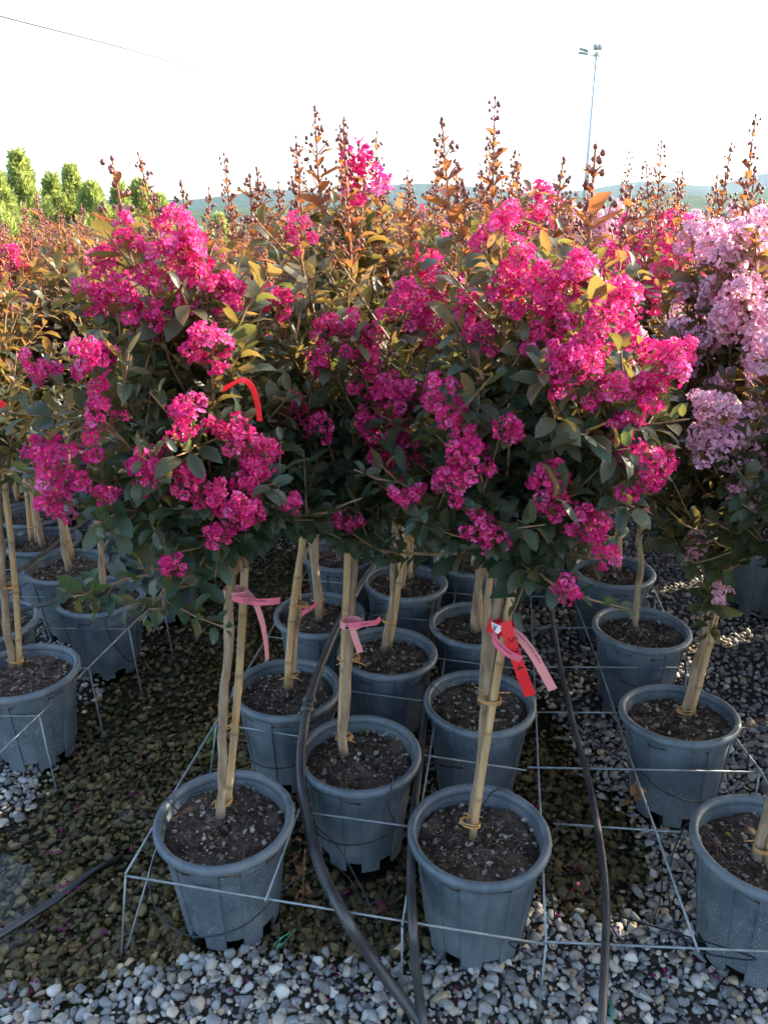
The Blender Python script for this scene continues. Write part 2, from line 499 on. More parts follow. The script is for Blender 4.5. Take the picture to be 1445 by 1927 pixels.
def scatter(x0, x1, y0, y1, cell, r0, r1, keep=1.0, zoff=0.0):
    xs = np.arange(x0, x1, cell); ys = np.arange(y0, y1, cell)
    X, Y = np.meshgrid(xs, ys)
    X = (X + rng.uniform(-.5, .5, X.shape) * cell).ravel(); Y = (Y + rng.uniform(-.5, .5, Y.shape) * cell).ravel()
    k = (rng.random(len(X)) < keep * (1 - .75 * np.clip((vnoise(X * 1.7 + 20, Y * 1.7 + 5) - .52) * 6, 0, 1) * (X > .45))) & (np.abs(X) < .56 * Y + .42)
    for px_, py_ in POTXY: k &= (X - px_) ** 2 + (Y - py_) ** 2 > .112 ** 2
    X, Y = X[k], Y[k]
    r = r0 + (r1 - r0) * rng.random(len(X)) ** 2.0
    Z = gh(X, Y) + r * rng.uniform(-.15, .45, len(X)) + zoff
    return X, Y, Z, r

def flat_rot(n):
    a = rng.uniform(0, 2 * np.pi, n); t = rng.normal(0, .35, n); u = rng.normal(0, .35, n)
    Rm = []
    for i in range(n):
        Rm.append(np.array(Matrix.Rotation(a[i], 3, 'Z') @ Matrix.Rotation(t[i], 3, 'X') @ Matrix.Rotation(u[i], 3, 'Y')))
    return np.array(Rm)

def bake(mb, tpl, X, Y, Z, r, col):
    Rm = flat_rot(len(X)); ti = rng.integers(0, len(tpl), len(X))
    for t in range(len(tpl)):
        k = np.where(ti == t)[0]
        if not len(k): continue
        V, F = tpl[t]
        W = np.einsum('nij,vj->nvi', Rm[k], V) * r[k, None, None] + np.stack([X[k], Y[k], Z[k]], 1)[:, None]
        n = len(V)
        mb.add(W.reshape(-1, 3), (F[None] + (np.arange(len(k)) * n)[:, None, None]).reshape(-1, 3), 0, np.repeat(col[k], n, 0))

def stone_cols(n):
    c = STONE_COL[rng.integers(0, len(STONE_COL), n)] * rng.uniform(.75, 1.15, (n, 1))
    return c
near = scatter(-1.6, 1.7, .95, 2.3, .0205, .0085, .0225)
near2 = scatter(-1.6, 1.7, .95, 2.3, .0175, .005, .011, .9, -.002)
mid = scatter(-3.2, 3.2, 2.3, 5.2, .027, .009, .019)
near = [np.concatenate([a, b_]) for a, b_ in zip(near, near2)]
nc = stone_cols(len(near[0]))
# the 300 stones that show largest (nearest the lens, dry, in the frame) are pieces of their own
fx = np.abs(near[0]) < .50 * (near[1] * CP + CAM_H * SP) * .98
score = near[3] / np.sqrt(near[0] ** 2 + near[1] ** 2 + 1.6 ** 2)
score = np.where(fx & (near[1] > 1.13), score, 0)
big = np.argsort(-score)[:300]
mask = np.ones(len(nc), bool); mask[big] = False
b = MB(); bake(b, TPL1, *[a[mask] for a in near], nc[mask]); bake(b, TPL0, *mid, stone_cols(len(mid[0])))
gravel = link('gravel', b.mesh('gravel', [M['stone']]), ground); tag(gravel, 'loose grey and cream gravel spread over the ground', kind='stuff')
stone_meshes = []
for t in range(len(TPL1)):
    for c in range(0, len(STONE_COL)):
        if (t + c) % 2 == 0:
            stone_meshes.append(MB().add(*TPL1[t], 0, STONE_COL[c]).mesh('stone', [M['stone']]))
for k, Rm in zip(big, flat_rot(300)):
    mt = Matrix.Translation((near[0][k], near[1][k], near[2][k])) @ Matrix(Rm.tolist()).to_4x4() @ Matrix.Scale(near[3][k], 4)
    link('stone', random.choice(stone_meshes), ground, mat=mt)

wv = [(-1.75, 1.05), (1.0, 1.05), (1.0, 4.2), (-2.1, 4.2)]
b = MB().add([(x, y, 0.0) for x, y in wv], [(0, 1, 2), (0, 2, 3)])
water = link('puddle_water', b.mesh('puddle_water', [M['water']], False))
tag(water, 'shallow murky puddle lying over the gravel between the rows', 'puddle', kind='structure')

# ------------------------------------------------------------------ pots
def pot_meshes():
    nf = 8
    PH = [0, .012, .09, .19, .28, .37, .47, .548, .56, .59, .65, .70, .78, .86, .91, .97]
    OFF = [-.0125, 0, 0, 0, 0, 0, 0, 0, -.0125, -.0125, -.009, -.006, -.006, -.006, -.009, -.0125]
    n = nf * len(PH)
    a = np.array([2 * np.pi * (m + p) / nf for m in range(nf) for p in PH])
    ph = np.array(PH * nf); foot = (ph > .005) & (ph < .555); offs = np.array(OFF * nf)
    def ring(z, r, prof):
        rr = r + prof
        return np.stack([rr * np.cos(a), rr * np.sin(a), np.full(n, z)], 1)
    rb, rt, H = .119, .153, .292
    zs = [0.0, .028, .034, .09, .16, .23, .265, .280, H]
    V = []
    for z in zs:
        r = rb + (rt - rb) * z / H
        zz = np.where(foot, z, max(z, .030)) if z < .03 else np.full(n, z)
        # panels proud of the wall; the recess fades out under the collar
        fade = 1.0 if z < .24 else max(0.0, (.28 - z) / .04)
        rib = offs * fade
        rr = r + rib
        V.append(np.stack([rr * np.cos(a), rr * np.sin(a), zz], 1))
    # inner wall (from the top down) and bottom
    for z in (H, .24, .030):
        r = rb + (rt - rb) * z / H - .0042
        V.append(ring(z, r, 0))
    k = len(V)
    V = np.concatenate(V)
    F = []
    for i in range(k - 1):
        for j in range(n):
            j2 = (j + 1) % n
            if i == 0 and not (foot[j] and foot[j2]): continue
            p, q_, r_, s_ = i * n + j, i * n + j2, (i + 1) * n + j2, (i + 1) * n + j
            F += [(p, q_, r_), (p, r_, s_)]
    # foot thickness: inner faces
    base = len(V)
    inn = np.stack([(rb - .007) * np.cos(a), (rb - .007) * np.sin(a), np.where(foot, 0.0, .03)], 1)
    inn2 = np.stack([(rb - .005) * np.cos(a), (rb - .005) * np.sin(a), np.full(n, .031)], 1)
    V = np.concatenate([V, inn, inn2, [[0, 0, .031]]])
    c0 = len(V) - 1
    for j in range(n):
        j2 = (j + 1) % n
        if foot[j] and foot[j2]:
            F += [(j, base + j2, j2), (j, base + j, base + j2)]
            F += [(base + j, base + n + j2, base + j2), (base + j, base + n + j, base + n + j2)]
        F += [(base + n + j, c0, base + n + j2)]
    wall = MB().add(V, F).mesh('pot_wall', [M['pot']])
    # rolled rim
    prof = [(.1495, .290), (.1500, .306), (.153, .3105), (.160, .3125), (.166, .3105), (.1695, .305), (.170, .297), (.1675, .2905), (.162, .288), (.1535, .2885)]
    V = np.concatenate([np.stack([r * np.cos(a), r * np.sin(a), np.full(n, z)], 1) for r, z in prof])
    m = len(prof); F = []
    for i in range(m):
        for j in range(n):
            p, q_, r_, s_ = i * n + j, i * n + (j + 1) % n, ((i + 1) % m) * n + (j + 1) % n, ((i + 1) % m) * n + j
            F += [(p, r_, q_), (p, s_, r_)]
    rim = MB().add(V, F).mesh('pot_rim', [M['pot_rim']])
    return wall, rim
POT_WALL, POT_RIM = pot_meshes()
for me in (POT_WALL,):
    try: me.set_sharp_from_angle(angle=R(28))
    except Exception: pass

SOIL_Z = .272
def soil_mesh(seed):
    n, k = 40, 12
    V = [(0, 0, SOIL_Z + .006)]; F = []
    ox, oy = rng.uniform(0, 50, 2)
    for i in range(1, k + 1):
        r = .1505 * i / k
        for j in range(n):
            t = 2 * np.pi * j / n; x, y = r * math.cos(t), r * math.sin(t)
            z = SOIL_Z + .022 * (float(vnoise(x * 22 + ox, y * 22 + oy)) - .5) + .012 * (float(vnoise(x * 70 + ox, y * 70 + oy)) - .5) - (.006 if i == k else 0)
            V.append((x, y, z))
    for j in range(n): F.append((0, 1 + j, 1 + (j + 1) % n))
    for i in range(k - 1):
        for j in range(n):
            p, q_, r_, s_ = 1 + i * n + j, 1 + i * n + (j + 1) % n, 1 + (i + 1) * n + (j + 1) % n, 1 + (i + 1) * n + j
            F += [(p, r_, q_), (p, s_, r_)]
    F = [(f[0], f[2], f[1]) if i >= n else f for i, f in enumerate(F)]
    soil = MB().add(V, F).mesh('soil', [M['soil']])
    m = 300
    rr = .146 * np.sqrt(rng.random(m)); t = rng.uniform(0, 2 * np.pi, m)
    X, Y = rr * np.cos(t), rr * np.sin(t)
    r = .0020 + .0068 * rng.random(m) ** 3.2
    Z = SOIL_Z + .022 * (vnoise(X * 22 + ox, Y * 22 + oy) - .5) + .012 * (vnoise(X * 70 + ox, Y * 70 + oy) - .5) + r * .35
    pal = .72 * np.array([(.40, .33, .24), (.28, .21, .14), (.42, .37, .29), (.20, .12, .07), (.24, .20, .16), (.07, .05, .035), (.05, .035, .027), (.035, .025, .02)])
    b = MB(); bake(b, TPL0, X, Y, Z, r, pal[rng.integers(0, len(pal), m)])
    for _ in range(60):     # straw and root fibres
        x, y = rng.normal(0, .06, 2)
        if x * x + y * y > .135 ** 2: continue
        a0 = rng.uniform(0, 6.28); L = rng.uniform(.012, .04); c = rng.normal(0, 1.2)
        pts = [(x + L * s * math.cos(a0 + c * s), y + L * s * math.sin(a0 + c * s), SOIL_Z + .007 + .008 * math.sin(3.1 * s)) for s in (0, .33, .66, 1)]
        V, F = tube(pts, .0005, 3, False); b.add(V, F, 0, (.16, .115, .07))
    return soil, b.mesh('pebbles', [M['pebble']], False)
SOILS = [soil_mesh(i) for i in range(6)]

def make_pot(x, y, label, group, rz=None, tilt=(0, 0), soil=None):
    p = empty('plant_pot', (x, y, max(0.0, float(gh(x, y))) + .008), rz if rz is not None else random.uniform(0, 6.28))
    p.rotation_euler = (tilt[0], tilt[1], p.rotation_euler[2])
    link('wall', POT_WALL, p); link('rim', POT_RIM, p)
    s, pb = SOILS[random.randrange(6) if soil is None else soil]
    so_ = link('soil', s, p); o = link('pebbles', pb, so_); o['kind'] = 'stuff'
    tag(p, label, 'plant pot', group)
    return p

# ------------------------------------------------------------------ leaves, flowers, buds
def leaf_tpl(curl, fold, wid=.5):
    xs = [0.0, .14, .42, .76, 1.0]; ws = [0, .70, 1.0, .80, 0]
    V = []; F = []
    for i, (x, w) in enumerate(zip(xs, ws)):
        z = curl * (x - .5) ** 2 * -1 + .02
        if w == 0: V.append((x, 0, z))
        else:
            h = wid * w * .5
            V += [(x, -h, z + fold * h), (x, 0, z), (x, h, z + fold * h)]
    F = [(0, 1, 2), (0, 2, 3)]
    for s in (1, 4):
        F += [(s, s + 3, s + 4), (s, s + 4, s + 1), (s + 1, s + 4, s + 5), (s + 1, s + 5, s + 2)]
    F += [(7, 10, 8), (8, 10, 9)]
    return np.array(V), np.array(F)
LEAF = [leaf_tpl(.35, .35, .50), leaf_tpl(.7, .2, .54), leaf_tpl(-.2, .45, .46), leaf_tpl(.5, .6, .44)]

class Leaves:
    def __init__(s): s.p, s.d, s.n, s.l, s.t = [], [], [], [], []
    def add(s, p, d, n, l, t):
        s.p.append(p); s.d.append(d); s.n.append(n); s.l.append(l); s.t.append(t)
    def arrays(s):
        p = np.array(s.p); d = np.array(s.d); n = np.array(s.n)
        d /= np.linalg.norm(d, axis=1, keepdims=True)
        w = np.cross(n, d); w /= np.linalg.norm(w, axis=1, keepdims=True) + 1e-9
        n = np.cross(d, w)
        return p, np.stack([d, w, n], -1), np.array(s.l), np.clip(np.array(s.t), 0, 1)

def bake_leaves(mb, p, Rm, l, t, m=0):
    ti = rng.integers(0, len(LEAF), len(p)); rnd = rng.random(len(p))
    for k in range(len(LEAF)):
        i = np.where(ti == k)[0]
        if not len(i): continue
        V, F = LEAF[k]; n = len(V)
        W = np.einsum('nij,vj->nvi', Rm[i], V) * l[i, None, None] + p[i][:, None]
        c = np.stack([t[i], rnd[i], np.zeros(len(i))], 1)
        mb.add(W.reshape(-1, 3), (F[None] + (np.arange(len(i)) * n)[:, None, None]).reshape(-1, 3), m, np.repeat(c, n, 0))

def unit(v):
    v = np.asarray(v, float); return v / (np.linalg.norm(v) + 1e-12)

def petal_geo():
    """one crinkled, clawed petal along +x"""
    rows = [(.0, .03), (.36, .10), (.62, .62), (.84, .86), (1.0, .5)]
    V, F = [], []
    for i, (x, w) in enumerate(rows):
        for j in (-1, 0, 1):
            c = .16 if i > 1 else .02
            V.append((x + rng.normal(0, .05) * (i > 1), j * w * .5 + rng.normal(0, .05) * (i > 1), .12 * x + rng.normal(0, c)))
    for i in range(len(rows) - 1):
        for j in range(2):
            a = i * 3 + j
            F += [(a, a + 3, a + 4), (a, a + 4, a + 1)]
    return np.array(V), np.array(F)
PETALS = [petal_geo() for _ in range(10)]

def floret(mb, pos, nrm, r, tone, pm=0):
    nrm = unit(nrm); u = unit(np.cross(nrm, rng.normal(size=3))); w = np.cross(nrm, u)
    a0 = rng.uniform(0, 6.28)
    for k in range(6):
        a = a0 + k * math.pi / 3 + rng.normal(0, .12); ca, sa = math.cos(a), math.sin(a)
        d = ca * u + sa * w; lift = rng.uniform(-.15, .55); d = unit(d + nrm * lift); s = unit(np.cross(nrm, d)); nn = np.cross(d, s)
        V, F = PETALS[rng.integers(0, 10)]
        W = pos + r * (V[:, :1] * d + V[:, 1:2] * s + V[:, 2:3] * nn)
        mb.add(W, F, pm, (np.clip(tone + rng.normal(0, .12), 0, 1), rng.random(), 0))
    for k in range(3):
        e = pos + nrm * r * .45 + rng.normal(0, .08, 3) * r; q = rng.normal(size=3) * .05 * r
        mb.add([pos + q, pos - q, e], [(0, 1, 2)], 3)

def bead(mb, p, r, d=None, m=2):
    V, F = ICO0
    W = V * np.array([.85, .85, 1.05]) * r + p
    mb.add(W, F, m)
    if d is not None: mb.add(np.array([p + d * r * 1.7, p + np.cross(d, [.3, .5, .8]) * r * .5, p - np.cross(d, [.3, .5, .8]) * r * .5]), [(0, 1, 2)], m)

def stalk(mb, a, b_, r, m=1):
    V, F = tube([a, (np.asarray(a) + b_) / 2 + rng.normal(0, .002, 3), b_], [r, r * .85, r * .6], 4, False); mb.add(V, F, m)

def panicle(nfl, L, Rad, pet, dense=1.0, buds=14):
    """flower panicle, base at origin, axis +z"""
    mb = MB()
    stalk(mb, np.zeros(3), np.array([0, 0, L * .92]), .0016)
    placed = []
    tries = 0
    nsub = 5 + int(L / .03)
    subs = []
    for i in range(nsub):
        h = (i + .5) / nsub; a = i * 2.4 + rng.normal(0, .4); rad = Rad * (1.05 - .75 * h) * rng.uniform(.55, 1.1)
        c = np.array([rad * math.cos(a), rad * math.sin(a), L * (.05 + .95 * h) + rng.normal(0, .006)])
        subs.append((c, Rad * rng.uniform(.30, .52))); stalk(mb, np.array([0, 0, L * h * .7]), c, .0011)
    while len(placed) < nfl and tries < nfl * 30:
        tries += 1
        c, sr = subs[int(rng.integers(0, nsub))]
        d = unit(rng.normal(size=3)); p = c + d * sr * rng.uniform(.55, 1.0)
        if any(np.linalg.norm(p - q_) < .0115 for q_ in placed): continue
        placed.append(p)
        out = d + unit(c - np.array([0, 0, L * .4])) * .5 + rng.normal(0, .2, 3)
        floret(mb, p, out, rng.uniform(.0115, .0165), rng.beta(2, 2.2), 0)
    for _ in range(buds):
        a = rng.uniform(0, 6.28); h = rng.uniform(.1, 1.08); rad = Rad * rng.uniform(.3, 1.1) * (1.1 - .7 * h)
        p = np.array([rad * math.cos(a), rad * math.sin(a), L * h])
        bead(mb, p, rng.uniform(.0026, .004)); stalk(mb, np.array([0, 0, L * h * .8]), p, .0008)
    return mb.mesh('flower_panicle', [pet, M['red_twig'], M['bud'], M['stamen']])

def bud_spike(L, pet=None, nlev=8, big=1.0):
    """upright panicle of unopened buds with small bronze leaves"""
    mb = MB()
    stalk(mb, np.zeros(3), np.array([0, 0, L]), .0026)
    lv = Leaves()
    for i in range(nlev):
        h = (i + .4) / nlev; z = L * (.04 + .94 * h)
        ln = .046 * (1 - h) ** .9 * big + .007
        a0 = i * 1.57 + rng.normal(0, .3)
        for s in (0, math.pi):
            a = a0 + s; d = unit([math.cos(a), math.sin(a), 1.25 + rng.normal(0, .2)])
            base = np.array([0, 0, z]); e = base + d * ln * rng.uniform(.6, 1.1)
            if rng.random() < .85:
                stalk(mb, base, e, .0016)
                for q_ in range(int(rng.integers(2, 5)) if h < .85 else 2):
                    o = e + rng.normal(0, .0042, 3) - d * ln * .25 * q_ * rng.random()
                    bead(mb, o, rng.uniform(.0032, .0050), unit(d + rng.normal(0, .3, 3)))
            if h < .9 and rng.random() < .95:
                ld = unit(d + np.array([0, 0, -.45])); lv.add(base, ld, unit(np.array([-ld[0], -ld[1], 1.2]) + rng.normal(0, .3, 3)), rng.uniform(.026, .050) * (1.25 - h), rng.uniform(.65, 1))
    bead(mb, np.array([0, 0, L]), .004)
    p, Rm, l, t = lv.arrays(); bake_leaves(mb, p, Rm, l, t, 3)
    return mb.mesh('bud_panicle', [M['petal'], M['red_twig'], M['bud'], M['leaf']])

PAN = {'m': [panicle(int(n), L, r_, M['petal']) for n, L, r_ in ((46, .115, .046), (40, .10, .050), (52, .135, .045), (36, .09, .044), (30, .085, .040), (44, .105, .055))],
       'p': [panicle(int(n), L, r_, M['petal_pale']) for n, L, r_ in ((46, .115, .046), (40, .10, .050), (36, .09, .046))]}
BUDL = [.20, .16, .23, .12, .18]
BUD = [bud_spike(L, None, n, g) for L, n, g in zip(BUDL, (9, 8, 10, 6, 8), (1.0, .9, 1.1, .8, 1.2))]

# ------------------------------------------------------------------ crowns
def shoot_path(h, t, up=.45, n=9):
    h, t = np.asarray(h, float), np.asarray(t, float)
    d = t - h; L = np.linalg.norm(d)
    out = unit(np.array([d[0], d[1], 0])) if abs(d[0]) + abs(d[1]) > 1e-4 else np.zeros(3)
    c1 = h + unit(d * .8 + np.array([0, 0, up * L])) * L * .38
    c2 = t - unit(d + out * .15 * L + np.array([0, 0, .25 * L])) * L * .33
    s = np.linspace(0, 1, n)[:, None]
    p = (1 - s) ** 3 * h + 3 * (1 - s) ** 2 * s * c1 + 3 * (1 - s) * s * s * c2 + s ** 3 * t
    p[1:-1] += rng.normal(0, .006, (n - 2, 3))
    return p

def put_leaves(lv, pts, s0, gap, size, tone0, tone1, zref, taper=.5):
    pts = np.asarray(pts); seg = np.linalg.norm(np.diff(pts, axis=0), axis=1); cum = np.concatenate([[0], np.cumsum(seg)]); L = cum[-1]
    s = s0 * L + rng.uniform(0, gap); k = 0
    while s < L:
        i = min(np.searchsorted(cum, s) - 1, len(seg) - 1); i = max(i, 0)
        f = (s - cum[i]) / (seg[i] + 1e-9); p = pts[i] * (1 - f) + pts[i + 1] * f
        t = unit(pts[i + 1] - pts[i])
        a = k * 1.35 + rng.normal(0, .35)
        u = unit(np.cross(t, [.2, .35, .9])); w = np.cross(t, u)
        side = math.cos(a) * u + math.sin(a) * w
        for sg in (1, -1):
            if rng.random() < .10: continue
            d = unit(side * sg + t * rng.uniform(.3, .8) + rng.normal(0, .18, 3))
            n = unit(np.array([0, 0, 1.0]) + t * .5 + rng.normal(0, .42, 3))
            fr = s / L
            l = size * rng.uniform(.7, 1.2) * (1 - taper * max(0, (fr - .6) / .4))
            tone = tone0 + (tone1 - tone0) * fr + (p[2] - zref) * .55 + rng.normal(0, .12)
            lv.add(p + d * .006, d, n, l, tone)
        s += gap * rng.uniform(.8, 1.25); k += 1

def crown(head, tips, size=.056, gap=.026, lat=(4, 7), tone=0.0):
    """tips: [(point, kind, scale)] -> leaves, branch tubes, ends [(point, dir, kind, scale)]"""
    lv = Leaves(); br = []; ends = []
    for tp, kind, sc in tips:
        h = np.asarray(head) + np.array([rng.normal(0, .012), rng.normal(0, .012), rng.uniform(-.03, .05)])
        pts = shoot_path(h, tp)
        L = np.linalg.norm(np.diff(pts, axis=0), axis=1).sum()
        mb = MB()
        V, F = tube(pts, np.linspace(.0055 + .002 * min(1, L), .0018, len(pts)), 5, False); mb.add(V, F, 0)
        put_leaves(lv, pts, .22, gap, size, -.10 + tone, .30 + tone, head[2] + .30)
        nl = int(rng.integers(*lat) * min(1.25, L / .5))
        for j in range(nl):
            s = rng.uniform(.25, .92); i = int(s * (len(pts) - 1)); p = pts[i] + (pts[i + 1] - pts[i]) * (s * (len(pts) - 1) - i)
            t = unit(pts[i + 1] - pts[i]); o = unit(np.cross(t, rng.normal(size=3)))
            d = unit(t * .6 + o * .9 + np.array([0, 0, .25])); ll = rng.uniform(.09, .20) * (1.15 - .5 * s)
            q_ = np.array([p, p + d * ll * .5 + np.array([0, 0, .01]), p + d * ll + np.array([0, 0, .03])])
            V, F = tube(q_, [.0026, .002, .0012], 4, False); mb.add(V, F, 0)
            put_leaves(lv, q_, .15, gap * .9, size * .92, .0 + tone, .22 + tone, head[2] + .30)
        br.append(mb)
        ends.append((pts[-1], unit(pts[-1] - pts[-3]), kind, sc))
    return lv, br, ends

def rand_tips(head, n, R0, ztop, zlow, kinds, rnd=rng, top_bias=1.0):
    out = []
    for k in range(n):
        a = k * 2.39996 + rng.normal(0, .3); f = (k + .5) / n
        pol = f ** .75                                  # 0 centre .. 1 rim
        rad = R0 * pol * rng.uniform(.85, 1.12)
        z = ztop - (ztop - zlow) * pol ** 2.1 + rng.normal(0, .05)
        tp = np.array([head[0] + rad * math.cos(a), head[1] + rad * math.sin(a), z])
        hi = (z - zlow) / (ztop - zlow)
        r = rng.random()
        kd = kinds(hi, r)
        out.append((tp, kd, rng.uniform(.8, 1.15)))
    return out

def mat_axis(p, d, sc, roll=None):
    d = Vector(d); q_ = d.to_track_quat('Z', 'Y')
    return Matrix.Translation(p) @ q_.to_matrix().to_4x4() @ Matrix.Rotation(random.uniform(0, 6.28) if roll is None else roll, 4, 'Z') @ Matrix.Scale(sc, 4)

def hang_ends(root, ends, off, pal='m'):
    for p, d, kind, sc in ends:
        if kind is None: continue
        v = Vector(p) - Vector(off)
        if kind == 'b':
            dd = unit(np.asarray(d) * .6 + np.array([0, 0, 1.0]) + rng.normal(0, .08, 3))
            bi = random.randrange(len(BUD))
            k_ = sc if sc > 0 else -sc / BUDL[bi]
            link('bud_panicle', BUD[bi], root, mat=mat_axis(v, dd, k_))
        else:
            dd = unit(np.asarray(d) + rng.normal(0, .25, 3))
            c = kind if kind in PAN else pal
            link('flower_panicle', random.choice(PAN[c]), root, mat=mat_axis(v - Vector(dd) * .04 * sc, dd, sc))

LEAFM = {}
def leaf_objects(root, off, p, Rm, l, t, mkey):
    for i in range(len(p)):
        key = (mkey, random.randrange(len(LEAF)), int(min(5, t[i] * 6)), random.randrange(3))
        if key not in LEAFM:
            V, F = LEAF[key[1]]
            LEAFM[key] = MB().add(V, F, 0, ((key[2] + .5) / 6, .15 + .35 * key[3], 0)).mesh('leaf', [M[mkey]])
        m = Matrix.Translation(Vector(p[i]) - Vector(off)) @ Matrix(Rm[i].tolist()).to_4x4() @ Matrix.Scale(float(l[i]), 4)
        link('leaf', LEAFM[key], root, mat=m)

def trunk_mesh(a, b_, r0=.0135, r1=.0115, wob=.006, name='trunk'):
    a, b_ = np.asarray(a, float), np.asarray(b_, float); n = 16
    s = np.linspace(0, 1, n)[:, None]; pts = a + (b_ - a) * s
    w = rng.normal(0, 1, (n, 3)); w = (w + np.roll(w, 1, 0) + np.roll(w, -1, 0)) / 3 * wob; w[0] = 0; w[-1] = 0; w[:, 2] = 0
    pts = pts + w
    rad = np.linspace(r0, r1, n) * (1 + .07 * rng.normal(size=n)); rad[0] *= 1.25
    rad[-1] *= 1.25
    V, F = tube(pts, rad, 10, True, .03)
    return MB().add(V, F).mesh(name, [M['bark']])

def stake_mesh(a, b_, r=.0095):
    a, b_ = np.asarray(a, float), np.asarray(b_, float); L = np.linalg.norm(b_ - a)
    s = [0.0]; nodes = np.arange(rng.uniform(.06, .14), L, rng.uniform(.15, .2))
    S, RD, C = [0.0], [r], [0]
    for q_ in nodes:
        for ds, k, c in ((-.012, 1, 0), (-.004, 1.06, .1), (0, 1.16, .7), (.003, 1.08, .6), (.012, .98, 0)):
            if 0 < q_ + ds < L: S.append(q_ + ds); RD.append(r * k); C.append(c)
    S.append(L); RD.append(r * .92); C.append(0)
    bow = rng.normal(0, .006, 3); bow[2] = 0
    pts = np.array([a + (b_ - a) * x / L + bow * math.sin(math.pi * x / L) for x in S])
    V, F = tube(pts, np.array(RD), 9, True)
    c = np.zeros((len(V), 3)); c[:len(S) * 9, 0] = np.repeat(C, 9); c[-2:, 0] = .8
    return MB().add(V, F, 0, c).mesh('bamboo_stake', [M['bamboo']])

def tie_mesh(p, d, rx, ends=True, axis_z=(0, 0, 1)):
    """raffia loop round trunk and stake; p centre, d horizontal direction trunk->stake, rx half length"""
    mb = MB(); p = np.asarray(p, float); u = unit([d[0], d[1], 0]); w = np.array([-u[1], u[0], 0])
    for k in range(3):
        a = np.linspace(0, 2 * np.pi, 22)
        tilt = rng.normal(0, .25)
        z = (k - 1) * .0032 + tilt * .01 * np.cos(a + k)
        pts = p + (rx * np.cos(a))[:, None] * u + (.0155 * np.sin(a))[:, None] * w + z[:, None] * np.array([0, 0, 1])
        V, F = tube(pts, .0017, 5, False); mb.add(V, F)
    if ends:
        for sg in (-1, 1):
            e = p - w * .017
            f = e + u * sg * rng.uniform(.015, .045) + np.array([0, 0, rng.uniform(-.02, .02)]) - w * .006
            V, F = tube([e, (e + f) / 2 + np.array([0, 0, .004]), f], [.0022, .002, .001], 5); mb.add(V, F)
    return mb.mesh('tie', [M['raffia']])

FRONT = []
def front_tree(key, pot, base, top, tips, label, group, pal='m', lmat='leaf', r=(.0118, .0105), nleaf=300, size=.058, gap=.0255, lat=(4, 8), tone=0.0):
    """pot (x,y) ; base/top trunk points"""
    root = empty('crape_myrtle', (base[0], base[1], base[2]))
    off = Vector(base)
    link('trunk', trunk_mesh(np.zeros(3), np.array(Vector(top) - off), *r), root)
    lv, br, ends = crown(np.array(top) - np.array([0, 0, .02]), tips, size, gap, lat, tone)
    for mb in br:
        mb.V = [v - np.array(off) for v in mb.V]
        link('branch', mb.mesh('branch', [M['twig']]), root)
    p, Rm, l, t = lv.arrays()
    d = np.linalg.norm(p - np.array([0, 0, CAM_H]), axis=1) / (l / size) ** .5
    pick = np.argsort(d)[:nleaf]; msk = np.ones(len(p), bool); msk[pick] = False
    b = MB(); bake_leaves(b, p[msk] - np.array(off), Rm[msk], l[msk], t[msk])
    o = link('foliage', b.mesh('foliage', [M[lmat]]), root); o['kind'] = 'stuff'
    leaf_objects(root, off, p[pick], Rm[pick], l[pick], t[pick], lmat)
    hang_ends(root, ends, off, pal)
    tag(root, label, 'tree', group)
    FRONT.append(root)
    return root

def stake(a, b_, label, group='bamboo stakes', r=.0095, ties=()):
    a = Vector(a); root = link('bamboo_stake', stake_mesh(np.zeros(3), np.array(Vector(b_) - a), r), None, a)
    tag(root, label, 'stake', group)
    for f, d, rx in ties:
        p = (Vector(b_) - a) * f
        link('tie', tie_mesh(np.array(p) + np.array([d[0], d[1], 0]) * rx * .45, d, rx), root)
    return root

